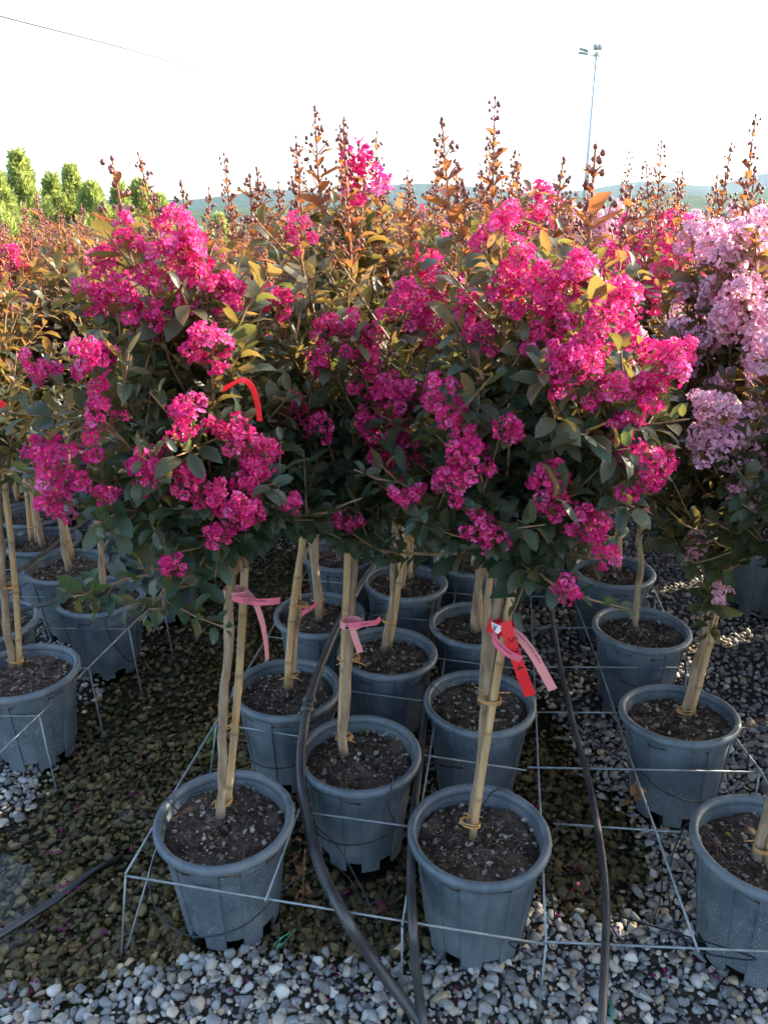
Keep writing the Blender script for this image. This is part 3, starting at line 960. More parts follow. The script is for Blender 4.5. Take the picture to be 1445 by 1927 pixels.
# ------------------------------------------------------------------ front rows: pots and trees placed one by one
POTS = {  # x, y
    'A': (-.391, 1.505), 'B': (.227, 1.445), 'C': (-.066, 1.745), 'D': (.288, 1.99), 'E': (-.305, 2.06), 'F': (.006, 2.275),
    'G': (-.242, 2.552), 'H': (.332, 2.471), 'I': (.080, 2.781), 'J': (-.192, 3.092), 'K': (.385, 3.0),
    'R0': (.885, 1.385), 'R1': (.876, 1.890), 'R2': (.907, 2.403), 'R3': (.943, 2.888), 'M': (.70, 3.28),
    'L2': (-1.16, 2.15), 'L1': (-1.105, 2.689), 'L3': (-.981, 3.151), 'L0': (-1.42, 2.46), 'L4': (-1.325, 2.948), 'L5': (-1.55, 3.227), 'L6': (-1.72, 3.55)}
POT_LABEL = {
    'A': 'dusty slate pot at the water edge, front corner of the wire frame by the puddle',
    'B': 'dusty slate pot under the red numbered tag, front row beside the hoses',
    'C': 'slate pot between the two front pots, set one step back beside the thick hose',
    'D': 'slate pot right behind the front pot with the red numbered tag',
    'E': 'slate pot whose rim the thick black hose crosses, behind the corner pot',
    'F': 'slate pot with pale sunlit soil behind the pot with the small pink tag',
    'G': 'slate pot with a pink tag lying in its soil, edge of the puddle',
    'H': 'slate pot third back in the row behind the red numbered tag',
    'I': 'slate pot far back in the gap column of the middle block',
    'J': 'slate pot with a sunlit rim, fourth back along the puddle edge',
    'K': 'dark slate pot fourth back in the row behind the red numbered tag',
    'R0': 'big speckled pot cut by the right edge of the photo, front row',
    'R1': 'tilted slate pot under the pale pink tree beside the gravel aisle',
    'R2': 'slate pot with sunlit yellowish soil, second from the gravel aisle front',
    'R3': 'slate pot with lit inner rim, third back along the gravel aisle',
    'M': 'dark slate pot deep in shade at the far end of the hose lane',
    'L2': 'slate pot cut by the left edge, front of the block across the puddle',
    'L1': 'slate pot second along the far side of the puddle, single trunk in it',
    'L3': 'slate pot with a low magenta blossom before it, across the puddle',
    'L0': 'slate pot half out of the left edge behind the front one',
    'L4': 'slate pot crossed by the drip hose, inner column across the puddle',
    'L5': 'slate pot with a seedling and two stakes, across the puddle',
    'L6': 'slate pot far left in the third column across the puddle'}
for k, (x, y) in POTS.items():
    tilt = (R(-4), R(3)) if k == 'R1' else (R(random.uniform(-1, 1)), R(random.uniform(-1, 1)))
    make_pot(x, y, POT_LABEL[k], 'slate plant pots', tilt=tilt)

def clus(tree, R0, lst, kind='m', k=.95):
    """flower clusters seen in the photo (px, py, diameter px) -> points on the front of a crown of radius R0 round tree (x, y)"""
    out = []
    for px, py, dm in lst:
        Y = tree[1]
        for _ in range(6):
            dx = T(px, py, Y).x - tree[0]
            Y = tree[1] - math.sqrt(max(0.0, R0 * R0 - dx * dx)) * k
        p = T(px, py, Y); dist = (p - Vector((0, 0, CAM_H))).length
        sc = min(1.25, max(.45, dm * dist / FPX / .125))
        out.append((np.array(p), kind, sc))
    return out

def spikes(tree, lst, kind='b', dy=0.0):
    out = []
    for px, py, L in lst:
        p = T(px, py, tree[1] + dy); out.append((np.array(p) - np.array([0, 0, L]), kind, -L))   # negative: exact length in metres
    return out

def kinds_front(hi, r):
    if hi > .72: return 'b' if r < .4 else ('m' if r < .75 else None)
    if hi > .3: return 'm' if r < .55 else ('b' if r < .7 else None)
    return 'm' if r < .22 else None
def kinds_pale(hi, r):
    if hi > .75: return 'b' if r < .4 else 'p'
    return 'p' if r < .7 else None
def kinds_few(hi, r):
    if hi > .6: return 'b' if r < .42 else ('m' if r < .48 else None)
    return 'm' if r < .08 else None

tA, tB, tC = (-.385, 1.50), (.29, 1.46), (-.05, 1.76)
topA, topB, topC = T(440, 1035, 1.52), T(952, 1050, 1.47), T(668, 985, 1.78)
tips = clus(tA, .33, [(85, 700, 55), (180, 690, 95), (195, 790, 85), (80, 850, 75), (130, 885, 115), (120, 945, 70), (200, 935, 50), (325, 1062, 45),
                      (400, 660, 105), (355, 790, 105), (275, 885, 95), (355, 905, 85), (440, 820, 95), (490, 850, 75), (400, 945, 75), (450, 965, 95),
                      (410, 1008, 50), (550, 948, 60), (470, 900, 80)])
tips += clus(tA, .26, [(335, 425, 75), (380, 540, 110), (230, 580, 90), (300, 610, 55), (290, 520, 85), (195, 500, 65), (240, 455, 60), (345, 475, 95), (430, 560, 80), (180, 560, 70)])
tips += spikes(tA, [(285, 285, .17), (225, 295, .17), (345, 340, .14), (378, 352, .14), (470, 330, .15)], dy=.05)
tips += rand_tips(np.array(topA), 18, .36, 1.60, 1.02, lambda h, r: ('m' if r < .3 else None) if .5 < h < .85 else None)
front_tree('A', POTS['A'], P(415, 1545, SOIL_Z), topA, tips, 'crape myrtle with magenta flowers in the corner pot beside the puddle', 'crape myrtle standards')

tips = clus(tB, .34, [(830, 755, 85), (870, 800, 70), (885, 870, 115), (850, 905, 85), (955, 810, 85), (1035, 900, 95), (1040, 950, 85), (1100, 985, 90),
                      (900, 985, 70), (925, 1012, 45), (1065, 1105, 45), (1140, 1045, 40), (1195, 890, 120), (1240, 870, 75), (1080, 700, 110), (1140, 740, 80),
                      (1110, 650, 90), (1240, 690, 110), (1210, 745, 100), (1165, 800, 50), (1130, 600, 80), (1275, 680, 70), (1050, 690, 70), (775, 935, 55)])
tips += clus(tB, .26, [(980, 500, 90), (940, 440, 95), (1000, 570, 100), (1060, 560, 100), (950, 560, 80), (880, 590, 85), (1085, 515, 85), (1025, 640, 90), (1150, 565, 70), (900, 640, 70)])
tips += spikes(tB, [(937, 172, .24), (975, 290, .15), (1055, 295, .17), (1125, 270, .2), (857, 215, .2), (1180, 350, .15), (885, 335, .15)], dy=.1)
tips += rand_tips(np.array(topB), 18, .38, 1.60, 1.02, lambda h, r: ('m' if r < .3 else None) if .5 < h < .85 else None)
front_tree('B', POTS['B'], P(884, 1555, SOIL_Z), topB, tips, 'crape myrtle with magenta flowers and the red numbered tag, front row', 'crape myrtle standards')

tips = clus(tC, .30, [(555, 765, 60), (600, 800, 65), (600, 680, 80), (610, 630, 65), (685, 655, 100), (690, 712, 90), (735, 760, 90), (720, 840, 100), (760, 860, 75),
                      (655, 975, 60), (520, 805, 60), (795, 745, 60), (530, 570, 70), (760, 575, 95), (795, 605, 90), (690, 790, 60), (500, 560, 60), (560, 440, 60), (650, 610, 60)])
tips += spikes(tC, [(500, 315, .18), (565, 255, .2), (648, 232, .2), (710, 245, .2), (775, 320, .17), (815, 245, .2)], dy=.15)
tips += rand_tips(np.array(topC), 38, .34, 1.64, 1.04, lambda h, r: 'b' if (h > .55 and r < .6) else (None if h < .5 else 'm' if r < .75 else None))
front_tree('C', POTS['C'], P(648, 1425, SOIL_Z), topC, tips, 'crape myrtle with sparse flowers and bronze top between the two front trees', 'crape myrtle standards')

def plain_front(k, basepx, toppx, dy, label, pal, kf, n=34, R0=.36, zt=1.8, lmat='leaf', extra=(), nleaf=0, tone=0.05, r=(.0120, .0105)):
    x, y = POTS[k]
    top = T(toppx[0], toppx[1], y + dy); base = P(basepx[0], basepx[1], SOIL_Z)
    tips = list(extra) + rand_tips(np.array(top), n, R0, zt, 1.05, kf)
    front_tree(k, (x, y), base, top, tips, label, 'crape myrtle standards', pal, lmat, r, nleaf, .056, .028, (4, 7), tone)

plain_front('D', (905, 1330), (925, 1000), .02, 'crape myrtle second in the row behind the red numbered tag', 'm', kinds_front, zt=1.66)
plain_front('E', (545, 1300), (572, 975), .02, 'crape myrtle second along the puddle, its single stake leaning beside the hose', 'm', kinds_few, zt=1.64)
plain_front('F', (720, 1225), (754, 985), .02, 'crape myrtle with bronze shoots behind the tree with the small pink tag', 'm', kinds_few, zt=1.68)
pR1 = (POTS['R1'][0] + .12, POTS['R1'][1] - .02)
plain_front('R1', (1285, 1355), (1350, 1055), -.02, 'pale pink crape myrtle leaning over the gravel aisle', 'p', lambda h, r: kinds_pale(h, r) if h > .45 else None, 44, .38, 1.66, 'leaf_pink',
            clus(pR1, .36, [(1310, 1030, 60), (1355, 1118, 42), (1335, 1000, 45),
                            (1420, 640, 90), (1400, 560, 100), (1350, 480, 90), (1300, 560, 70), (1420, 440, 90), (1370, 600, 90), (1320, 640, 80), (1430, 740, 70), (1300, 450, 60), (1360, 720, 60)], 'p')
            + spikes(pR1, [(1370, 270, .2), (1425, 215, .24), (1250, 300, .2), (1290, 320, .17)], dy=.05), 200)
pR0 = (POTS['R0'][0] + .17, POTS['R0'][1] + .03)
plain_front('R0', (1420, 1635), (1530, 1150), .02, 'pale pink crape myrtle in the big speckled pot, cut by the right edge', 'p', lambda h, r: kinds_pale(h, r) if h > .6 else None, 24, .30, 1.62, 'leaf_pink',
            clus(pR0, .34, [(1340, 770, 80), (1380, 830, 115), (1330, 845, 75), (1400, 910, 95), (1437, 945, 75), (1388, 950, 50), (1434, 1005, 65), (1445, 690, 70), (1405, 785, 70), (1442, 850, 80), (1470, 900, 90)], 'p', 1.1), 200)
plain_front('R2', (1197, 1190), (1206, 950), .02, 'crape myrtle on a slim grey trunk, second along the gravel aisle', 'm', kinds_front, 34, .36, 1.64)
plain_front('R3', (1158, 1080), (1164, 915), .02, 'crape myrtle third back along the gravel aisle', 'm', kinds_front, 32, .36, 1.64)
plain_front('L2', (25, 1262), (-10, 900), 0, 'bronze crape myrtle at the left edge, front of the block across the puddle', 'm', kinds_few, 32, .34, 1.62, tone=.15)
plain_front('L1', (195, 1120), (168, 800), .02, 'bronze crape myrtle in the second pot along the far side of the puddle', 'm', kinds_few, 34, .36, 1.66, tone=.15)

# ------------------------------------------------------------------ the rows behind: six crowns, copied with their parts
def make_variant(kf, n, R0, zt, lmat, tone, pal):
    head = np.array([0, 0, .74])
    tips = rand_tips(head, n, R0, zt, .80, kf)
    lv, br, ends = crown(head, tips, .058, .030, (4, 7), tone)
    b = MB()
    for q_ in br:
        for V, F in zip(q_.V, [f for f in q_.F]):
            pass
        b.add(np.concatenate(q_.V), np.concatenate(q_.F), 0)
    p, Rm, l, t = lv.arrays(); fl = MB(); bake_leaves(fl, p, Rm, l, t)
    return dict(trunk=trunk_mesh((0, 0, 0), (0, 0, .76), .0135, .0115), branch=b.mesh('branch_framework', [M['twig']]), fol=fl.mesh('foliage', [M[lmat]]), ends=ends, pal=pal)
VAR = {'m': [make_variant(kinds_front, 30, .36, 1.20 + .04 * i, 'leaf', .10, 'm') for i in range(3)],
       'few': [make_variant(kinds_few, 27, .32, 1.21 + .04 * i, 'leaf', .22 + .1 * i, 'm') for i in range(3)],
       'p': [make_variant(kinds_pale, 30, .38, 1.34, 'leaf_pink', .1, 'p') for i in range(2)]}
STAKES = [stake_mesh((0, 0, 0), (0, 0, .92)) for _ in range(4)]

def back_tree(x, y, kind, label, group, potlabel=None, lean=(0, 0), pot=True, sc=None, stk=None):
    if pot:
        make_pot(x, y, potlabel or 'slate pot deep in the shaded back rows', 'slate plant pots in the back rows' if not potlabel else 'slate plant pots')
    v = random.choice(VAR[kind]); s = sc or random.uniform(.93, 1.06)
    root = empty('crape_myrtle', (x, y, SOIL_Z + .01), random.uniform(0, 6.28))
    root.scale = (s, s, s * random.uniform(.96, 1.04))
    root.rotation_euler = (lean[0] + R(random.uniform(-2, 2)), lean[1] + R(random.uniform(-2, 2)), root.rotation_euler[2])
    link('trunk', v['trunk'], root); link('branch_framework', v['branch'], root)
    o = link('foliage', v['fol'], root); o['kind'] = 'stuff'
    hang_ends(root, v['ends'], (0, 0, 0), v['pal'])
    tag(root, label, 'tree', group)
    if stk:
        so_ = link('bamboo_stake', random.choice(STAKES), None, (x + random.uniform(-.03, .03), y - .03, SOIL_Z), (R(random.uniform(-3, 3)), R(random.uniform(-5, 5)), 0))
        tag(so_, stk, 'stake', 'bamboo stakes in the back rows')
    return root

for k, kind, lab in (('G', 'few', 'crape myrtle third along the puddle, with two stakes and a pink tag in its soil'), ('H', 'm', 'crape myrtle third in the row behind the red numbered tag'),
                     ('I', 'few', 'bronze crape myrtle third back in the gap column of the middle block'), ('J', 'm', 'crape myrtle fourth along the puddle, pot rim catching the sun'),
                     ('K', 'm', 'crape myrtle fourth in the row behind the red numbered tag'), ('M', 'm', 'crape myrtle at the far end of the hose lane'),
                     ('L3', 'few', 'bronze crape myrtle third along the far side of the puddle'), ('L0', 'few', 'bronze crape myrtle leaning out of the left edge, second column'),
                     ('L4', 'few', 'bronze crape myrtle leaning over the drip hose, second column across the puddle'), ('L5', 'few', 'bronze crape myrtle with two straight stakes, third column across the puddle'),
                     ('L6', 'few', 'bronze crape myrtle with sunlit stakes near the left edge, third column')):
    x, y = POTS[k]
    back_tree(x, y, kind, lab, 'crape myrtle standards', pot=False)

ORD = ['first', 'second', 'third', 'fourth', 'fifth', 'sixth', 'seventh', 'eighth', 'ninth', 'tenth', 'eleventh', 'twelfth', 'thirteenth']
def row_tree(x, y, kind, what, place, n, group, stk=False, sc=None):
    back_tree(x, y, kind, f'{what}, {ORD[n]} back in {place}', group, f'slate pot, {ORD[n]} back in {place}', stk=f'bamboo stake, {ORD[n]} pot back in {place}' if stk else None, sc=sc)
for n in range(1, 9):
    g = 'back rows of the middle block'
    row_tree(-.192 + .06 * n, 3.092 + .53 * n, 'few' if n % 2 else 'm', 'crape myrtle', 'the column along the puddle edge', n + 3, g, n < 3)
    row_tree(.080 + .065 * n, 2.781 + .53 * n, 'few' if n % 3 else 'm', 'crape myrtle', 'the gap column of the middle block', n + 2, g, n < 2)
    row_tree(.385 + .055 * n, 3.0 + .53 * n, 'm', 'crape myrtle', 'the column behind the red numbered tag', n + 3, g)
    row_tree(.70 + .05 * n, 3.28 + .53 * n, 'm', 'crape myrtle', 'the column closing the hose lane', n, g)
    row_tree(.943 + .035 * n, 2.888 + .50 * n, 'm' if n % 2 else 'p', 'crape myrtle', 'the column along the gravel aisle', n + 3, 'back of the row along the gravel aisle')
for ci, (x0, y0) in enumerate(((-.981, 3.151), (-1.325, 2.948), (-1.55, 3.227), (-1.72, 3.05), (-2.02, 3.35), (-2.26, 3.62), (-2.5, 3.9), (-2.75, 4.2))):
    for n in range(1 if ci < 3 else (2 if ci == 3 else 0), 9):
        x, y = x0 + .085 * n, y0 + .50 * n
        if y > 7.3: break
        row_tree(x, y, 'few', 'bronze crape myrtle', f'the {ORD[ci]} column from the puddle', n + (2 if ci < 3 else 0), 'crowded block across the puddle', y < 5, random.uniform(.9, 1.02))
for ci in range(7):
    for n in range(11):
        x, y = 1.66 + .30 * ci + .01 * n, .50 + .53 * n + .26 * (ci % 2)
        if ci == 0 and n > 9: continue
        if ci > 2 and (n > 9 or (n * 3 + ci) % 4 == 0 or (ci > 4 and n % 2)): continue  # unseen outer columns, added to shade the gravel and thinned for sun dapples
        row_tree(x, y, 'p' if (n + ci) % 3 else 'm', 'pale pink crape myrtle' if (n + ci) % 3 else 'magenta crape myrtle', f'the {ORD[ci]} column beyond the gravel aisle', n, 'block across the gravel aisle')

# ------------------------------------------------------------------ stakes and ties of the front rows
def along(a, b_, f): return Vector(a) + (Vector(b_) - Vector(a)) * f
sA0 = P(424, 1535, SOIL_Z) + Vector((0, .022, 0)); sA1 = T(462, 1050, 1.56)
stake(sA0, sA1, 'bamboo stake tucked behind the trunk of the corner pot tree', ties=((.05, (-.6, -1), .026), (.40, (-.5, -1), .028)))
stake(P(650, 1410, SOIL_Z) + Vector((-.016, .0, 0)), T(657, 985, 1.755), 'straight yellow bamboo stake with the small pink tag, tied left of its trunk', ties=((.06, (1, .3), .024), (.44, (1, .2), .030)))
stake(P(888, 1583, SOIL_Z), T(978, 1030, 1.46), 'pale bamboo stake under the red numbered tag, tied along the trunk', r=.0092, ties=((.07, (-1, .3), .024), (.52, (-1, .2), .026), (.93, (-1, .1), .046)))
stake(P(906, 1325, SOIL_Z), T(926, 1030, 2.0), 'thin golden bamboo stake standing behind the red numbered tag', r=.008)
stake(P(540, 1303, SOIL_Z), T(577, 985, 2.03), 'long bamboo stake leaning beside the thick hose, single pale cane', r=.0105, ties=((.12, (1, 0), .02), (.55, (1, 0), .022)))
g0 = POTS['G']
stake(P(597, 1160, SOIL_Z), T(581, 990, g0[1]), 'grey bamboo stake of the crossed pair in the pot with a fallen tag', r=.009)
stake(P(608, 1162, SOIL_Z), T(586, 985, g0[1] - .01), 'yellow bamboo stake of the crossed pair in the pot with a fallen tag', r=.0095, ties=((.2, (-1, 0), .024),))
stake(P(732, 1222, SOIL_Z), T(762, 985, 2.27), 'bamboo stake tied to the trunk above the sunlit soil', ties=((.25, (-1, 0), .024),))
stake(P(903, 1192, SOIL_Z), T(893, 985, POTS['H'][1]), 'bamboo stake third back in the row behind the red numbered tag', r=.0105)
stake(P(772, 1098, SOIL_Z), T(780, 960, POTS['I'][1]), 'bamboo stake at the back of the gap column in the middle block')
stake(P(648, 1050, SOIL_Z), T(642, 940, POTS['J'][1]), 'bamboo stake fourth back along the puddle edge')
stake(P(1294, 1356, SOIL_Z), T(1366, 1050, POTS['R1'][1]), 'bamboo stake tied along the leaning trunk with pale pink flowers', r=.011, ties=((.07, (-1, 0), .028), (.62, (-1, 0), .026)))
stake(P(1440, 1640, SOIL_Z), T(1552, 1150, POTS['R0'][1] + .01), 'white bamboo stake at the right edge in the big speckled pot', r=.0105, ties=((.1, (-1, 0), .026),))
stake(P(1165, 1082, SOIL_Z), T(1170, 900, POTS['R3'][1]), 'bamboo stake third back along the gravel aisle')
stake(P(38, 1262, SOIL_Z), T(5, 880, POTS['L2'][1]), 'yellow bamboo stake at the left edge tied to its trunk', ties=((.06, (-1, 0), .026), (.45, (-1, 0), .026)))
stake(P(60, 1028, SOIL_Z), T(40, 815, POTS['L5'][1]), 'straight bamboo stake in the pot with a seedling across the puddle', r=.011)
stake(P(72, 1030, SOIL_Z), T(56, 815, POTS['L5'][1]), 'grey companion stake in the pot with a seedling across the puddle', r=.010, ties=((.2, (-1, 0), .024),))
stake(P(142, 1062, SOIL_Z), T(92, 850, POTS['L4'][1]), 'slanting stake crossed by the drip hose across the puddle', r=.011)

# ------------------------------------------------------------------ wire frames
WZ = .25
def rod(mb_name, root, off, pts, r=.0028):
    V, F = tube(np.array([list(Vector(p) - off) for p in pts]), r, 7)
    return link(mb_name, MB().add(V, F).mesh(mb_name, [M['wire']]), root)

def W(px, py): return P(px, py, WZ)
mid0 = W(237, 1648)
fm = empty('wire_frame', (mid0.x, mid0.y, 0)); o_ = Vector((mid0.x, mid0.y, 0))
tag(fm, 'galvanised wire grid holding the pots of the middle block, front corner by the puddle', 'wire frame', 'wire pot frames')
v = (W(505, 1198) - mid0) / 4
cross = [((237, 1648), (1027, 1777)), ((330, 1495), (1040, 1592)), ((408, 1362), (990, 1450)), ((462, 1274), (1000, 1347)), ((505, 1198), (1000, 1262)), ((536, 1140), (990, 1187)), ((563, 1090), (985, 1128)), ((585, 1048), (985, 1080))]
for a, c in cross: rod('crossbar', fm, o_, [W(*a), W(*c)])
for px, py in ((237, 1648), (500, 1699), (757, 1745), (1027, 1777)):
    s = W(px, py); up = Vector((0, 0, .0056))
    rod('rail', fm, o_, [s + up, s + v * 8 + up])
for (px, py), (fx_, fy_) in (((237, 1648), (230, 1795)), ((408, 1362), (402, 1458)), ((505, 1198), (500, 1270)), ((563, 1090), (560, 1140)), ((757, 1745), (755, 1900)), ((1027, 1777), (1024, 1950))):
    t_ = W(px, py); f_ = P(fx_, fy_, -.01); f_.y = t_.y + .004
    rod('leg', fm, o_, [t_, Vector((f_.x if px < 700 else t_.x, t_.y + .004, -.012))])
t_ = W(237, 1648); rod('brace', fm, o_, [t_ + v * .9, Vector((t_.x - .035, t_.y + .012, -.01))], .0024)

fr0 = W(1040, 1570)
fr_ = empty('wire_frame', (fr0.x, fr0.y, 0)); o_ = Vector((fr0.x, fr0.y, 0))
tag(fr_, 'galvanised wire grid spanning the hose lane and the row along the gravel aisle', 'wire frame', 'wire pot frames')
up = Vector((0, 0, .0112))
for a, c in (((1029, 1776), (1620, 1802)), ((1040, 1553), (1480, 1583)), ((992, 1447), (1428, 1456)), ((1000, 1343), (1345, 1345)), ((1002, 1258), (1292, 1259)), ((975, 1184), (1258, 1184)), ((1000, 1125), (1232, 1125)), ((1000, 1075), (1212, 1074))):
    rod('crossbar', fr_, o_, [W(*a) + up * .5, W(*c) + up * .5])
rod('rail', fr_, o_, [W(1312, 1799) + up, W(1200, 1480) + up, W(1128, 1262) + up, W(1045, 1040) + up])
rod('rail', fr_, o_, [W(1500, 1583) + up, W(1428, 1456) + up, W(1345, 1345) + up, W(1292, 1259) + up, W(1212, 1074) + up])
for px, py in ((1428, 1456), (1292, 1259), (1232, 1125)):
    t_ = W(px, py); rod('leg', fr_, o_, [t_, Vector((t_.x + .02, t_.y + .02, -.012))])

fl0 = W(75, 1348)
fl_ = empty('wire_frame', (fl0.x, fl0.y, 0)); o_ = Vector((fl0.x, fl0.y, 0))
tag(fl_, 'galvanised wire grid of the block across the puddle, legs in the water', 'wire frame', 'wire pot frames')
rl = [(-90, 1508), (75, 1348), (168, 1258), (243, 1184), (305, 1126), (352, 1076), (395, 1031), (425, 1000)]
rod('rail', fl_, o_, [W(*p) + Vector((0, 0, .0056)) for p in rl])
for px, py in rl[1:]:
    a = W(px, py); c = a + Vector((-1.15, .03, 0)); rod('crossbar', fl_, o_, [a, c])
    rod('leg', fl_, o_, [a, a + Vector((.035, -.045, -.265))])
dv = W(352, 1076) - W(75, 1348)
for k in (1, 2, 3): 
    a = W(75, 1348) + Vector((-.31 * k, -.0, .0056)); rod('rail', fl_, o_, [a, a + dv * 1.35])

# ------------------------------------------------------------------ hoses and drip tubes
def hose(pts, r, label, name='irrigation_hose', mat='hose', group='black irrigation hoses', n=60, cat='hose', collar=None):
    w = smooth_path([P(*p) for p in pts], n); off = w[0].copy()
    V, F = tube(w - off, r, 12 if r > .005 else 6)
    o = link(name, MB().add(V, F).mesh(name, [M[mat]]), None, off)
    tag(o, label, cat, group)
    if collar is not None:
        i = int(collar * (n - 1)); mb = MB()
        for a_, k in ((-3, 1.0), (1, 1.0)):
            d = unit(w[i + 1] - w[i - 1]); c = w[i] - off + d * .012 * a_
            V, F = tube([c, c + d * .003, c + d * .022, c + d * .026], [r * 1.05, r * 1.5, r * 1.5, r * 1.2], 14); mb.add(V, F)
        d = unit(w[i + 1] - w[i - 1]); c = w[i] - off; V, F = tube([c - d * .03, c + d * .03], r * 1.22, 14); mb.add(V, F)
        link('coupling', mb.mesh('coupling', [M['hose']]), o)
    return o
hose([(860, 2010, .02), (800, 1935, .035), (740, 1858, .10), (690, 1790, .18), (645, 1718, .268), (602, 1630, .268), (576, 1530, .285), (566, 1440, .32), (573, 1365, .345), (588, 1298, .345), (614, 1228, .345), (650, 1150, .34), (690, 1085, .33), (725, 1035, .32), (760, 985, .30)],
     .0135, 'thick black hose curving from the front gravel over the pot rims, with a coupling', collar=.62)
hose([(812, 1990, .02), (796, 1915, .06), (783, 1830, .16), (777, 1750, .262), (773, 1660, .262), (776, 1560, .262), (790, 1430, .262), (800, 1330, .262), (808, 1200, .262), (812, 1100, .262), (812, 1020, .262)],
     .0105, 'black hose running straight back between the two front pots')
hose([(1126, 2010, .24), (1133, 1900, .272), (1138, 1795, .274), (1140, 1690, .272), (1128, 1580, .272), (1105, 1460, .272), (1080, 1370, .272), (1056, 1262, .272), (1040, 1170, .272), (1031, 1095, .272), (1024, 1030, .272)],
     .0088, 'black hose lying on the wires of the empty lane beside the red tag')
hose([(-40, 1205, .335), (35, 1152, .33), (110, 1128, .345), (190, 1075, .33), (260, 1025, .33), (340, 985, .32), (420, 950, .32)], .0085, 'black drip hose crossing the pots across the puddle, nearer of two')
hose([(-40, 1120, .345), (20, 1085, .345), (110, 1020, .345), (180, 967, .345), (250, 930, .34)], .0085, 'black drip hose crossing the pots across the puddle, farther of two')
hose([(-40, 1785, .002), (40, 1735, .0), (110, 1690, -.002), (170, 1645, -.006), (230, 1612, -.014)], .010, 'black pipe lying half sunk in the puddle')

def drip(pot, a0, a1, label, z0=.20, z1=.14, rr=.185, end=None):
    x, y = POTS[pot]
    pts = [Vector((x + .07 * math.cos(a0 + .6), y + .07 * math.sin(a0 + .6), SOIL_Z + .008)), Vector((x + .13 * math.cos(a0 + .2), y + .13 * math.sin(a0 + .2), .325)),
           Vector((x + .172 * math.cos(a0), y + .172 * math.sin(a0), .3175)), Vector((x + .188 * math.cos(a0 - .1), y + .188 * math.sin(a0 - .1), .28))]
    n = 6
    for k in range(n):
        f = k / (n - 1); a = a0 + (a1 - a0) * f
        pts.append(Vector((x + rr * math.cos(a), y + rr * math.sin(a), z0 + (z1 - z0) * math.sin(math.pi * f))))
    if end is not None: pts.append(end)
    w = smooth_path(pts, 70); off = w[0].copy()
    V, F = tube(w - off, .0021, 5)
    o = link('drip_tube', MB().add(V, F).mesh('drip_tube', [M['tube']]), None, off); tag(o, label, 'tube', 'thin drip tubes')
hA = P(602, 1630, .262); hB = P(776, 1560, .262); hR = P(1128, 1580, .262)
drip('A', R(160), R(325), 'thin drip tube looping round the corner pot by the puddle', .20, .13, .192, hA)
drip('B', R(60), R(-75), 'thin drip tube slung round the front pot under the red tag', .18, .10, .190, P(1000, 1800, .1))
drip('C', R(-60), R(-150), 'thin drip tube dropping from the rim of the pot beside the thick hose', .2, .17, .19, P(600, 1560, .262))
drip('D', R(150), R(250), 'thin drip tube on the pot behind the red tag pot', .2, .17, .18, P(790, 1430, .262))
drip('E', R(200), R(320), 'thin drip tube looping under the hose on the second puddle pot', .2, .15, .18, P(573, 1365, .33))
drip('R1', R(-40), R(-150), 'thin drip tube hanging across the tilted pot', .22, .18, .185, P(1080, 1370, .262))
drip('R0', R(150), R(240), 'thin drip tube arching from the lane to the speckled pot', .2, .12, .20, P(1150, 1720, .02))
drip('R2', R(-50), R(-140), 'thin drip tube on the pot with yellowish sunlit soil', .23, .2, .18, P(1056, 1262, .262))
drip('L1', R(-60), R(-10), 'thin drip tube hanging down the second pot across the puddle', .2, .08, .165)
def loose(pts, label):
    hose(pts, .0019, label, 'drip_tube', 'tube', 'thin drip tubes', 50, 'tube')
loose([(600, 1560, .25), (640, 1600, .16), (690, 1690, .08), (730, 1780, .05), (770, 1752, .26)], 'loose drip tube sagging between the two front hoses')
loose([(612, 1615, .2), (655, 1650, .06), (700, 1700, .03), (780, 1600, .1)], 'loose drip tube lying in shallow water behind the front wire')
loose([(1135, 1840, .02), (1090, 1850, .03), (1050, 1890, .02), (1000, 1960, .02)], 'thin black tube curling over dry gravel near the lane hose')
loose([(1100, 1650, .015), (1140, 1730, .03), (1190, 1780, .02), (1240, 1700, .02), (1245, 1600, .05)], 'thin black tube looping over gravel between lane hose and speckled pot')
loose([(1030, 1190, .27), (1036, 1178, .33), (1055, 1170, .335), (1077, 1174, .33)], 'short cut tube end sticking up from the lane hose')

# ------------------------------------------------------------------ tags
def ribbon(name, path, width_dir, w, mat, thick=.0006, n=24):
    pts = smooth_path(path, n); t = np.gradient(pts, axis=0); t /= np.linalg.norm(t, axis=1, keepdims=True)
    wd = np.asarray(width_dir, float)
    wd = np.broadcast_to(wd, (n, 3)) if wd.ndim == 1 else np.array([wd[0] + (wd[1] - wd[0]) * s for s in np.linspace(0, 1, n)])
    wd = wd - t * (wd * t).sum(1, keepdims=True); wd /= np.linalg.norm(wd, axis=1, keepdims=True)
    nn = np.cross(t, wd)
    V = np.stack([pts + wd * w / 2 + nn * thick, pts - wd * w / 2 + nn * thick, pts - wd * w / 2 - nn * thick, pts + wd * w / 2 - nn * thick], 1).reshape(-1, 3)
    F = []
    for i in range(n - 1):
        for j in range(4):
            a, b_, c, d = i * 4 + j, i * 4 + (j + 1) % 4, (i + 1) * 4 + (j + 1) % 4, (i + 1) * 4 + j
            F += [(a, c, b_), (a, d, c)]
    F += [(0, 1, 2), (0, 2, 3), (n * 4 - 4, n * 4 - 2, n * 4 - 3), (n * 4 - 4, n * 4 - 1, n * 4 - 2)]
    return MB().add(V, F), (pts, t, wd, nn)

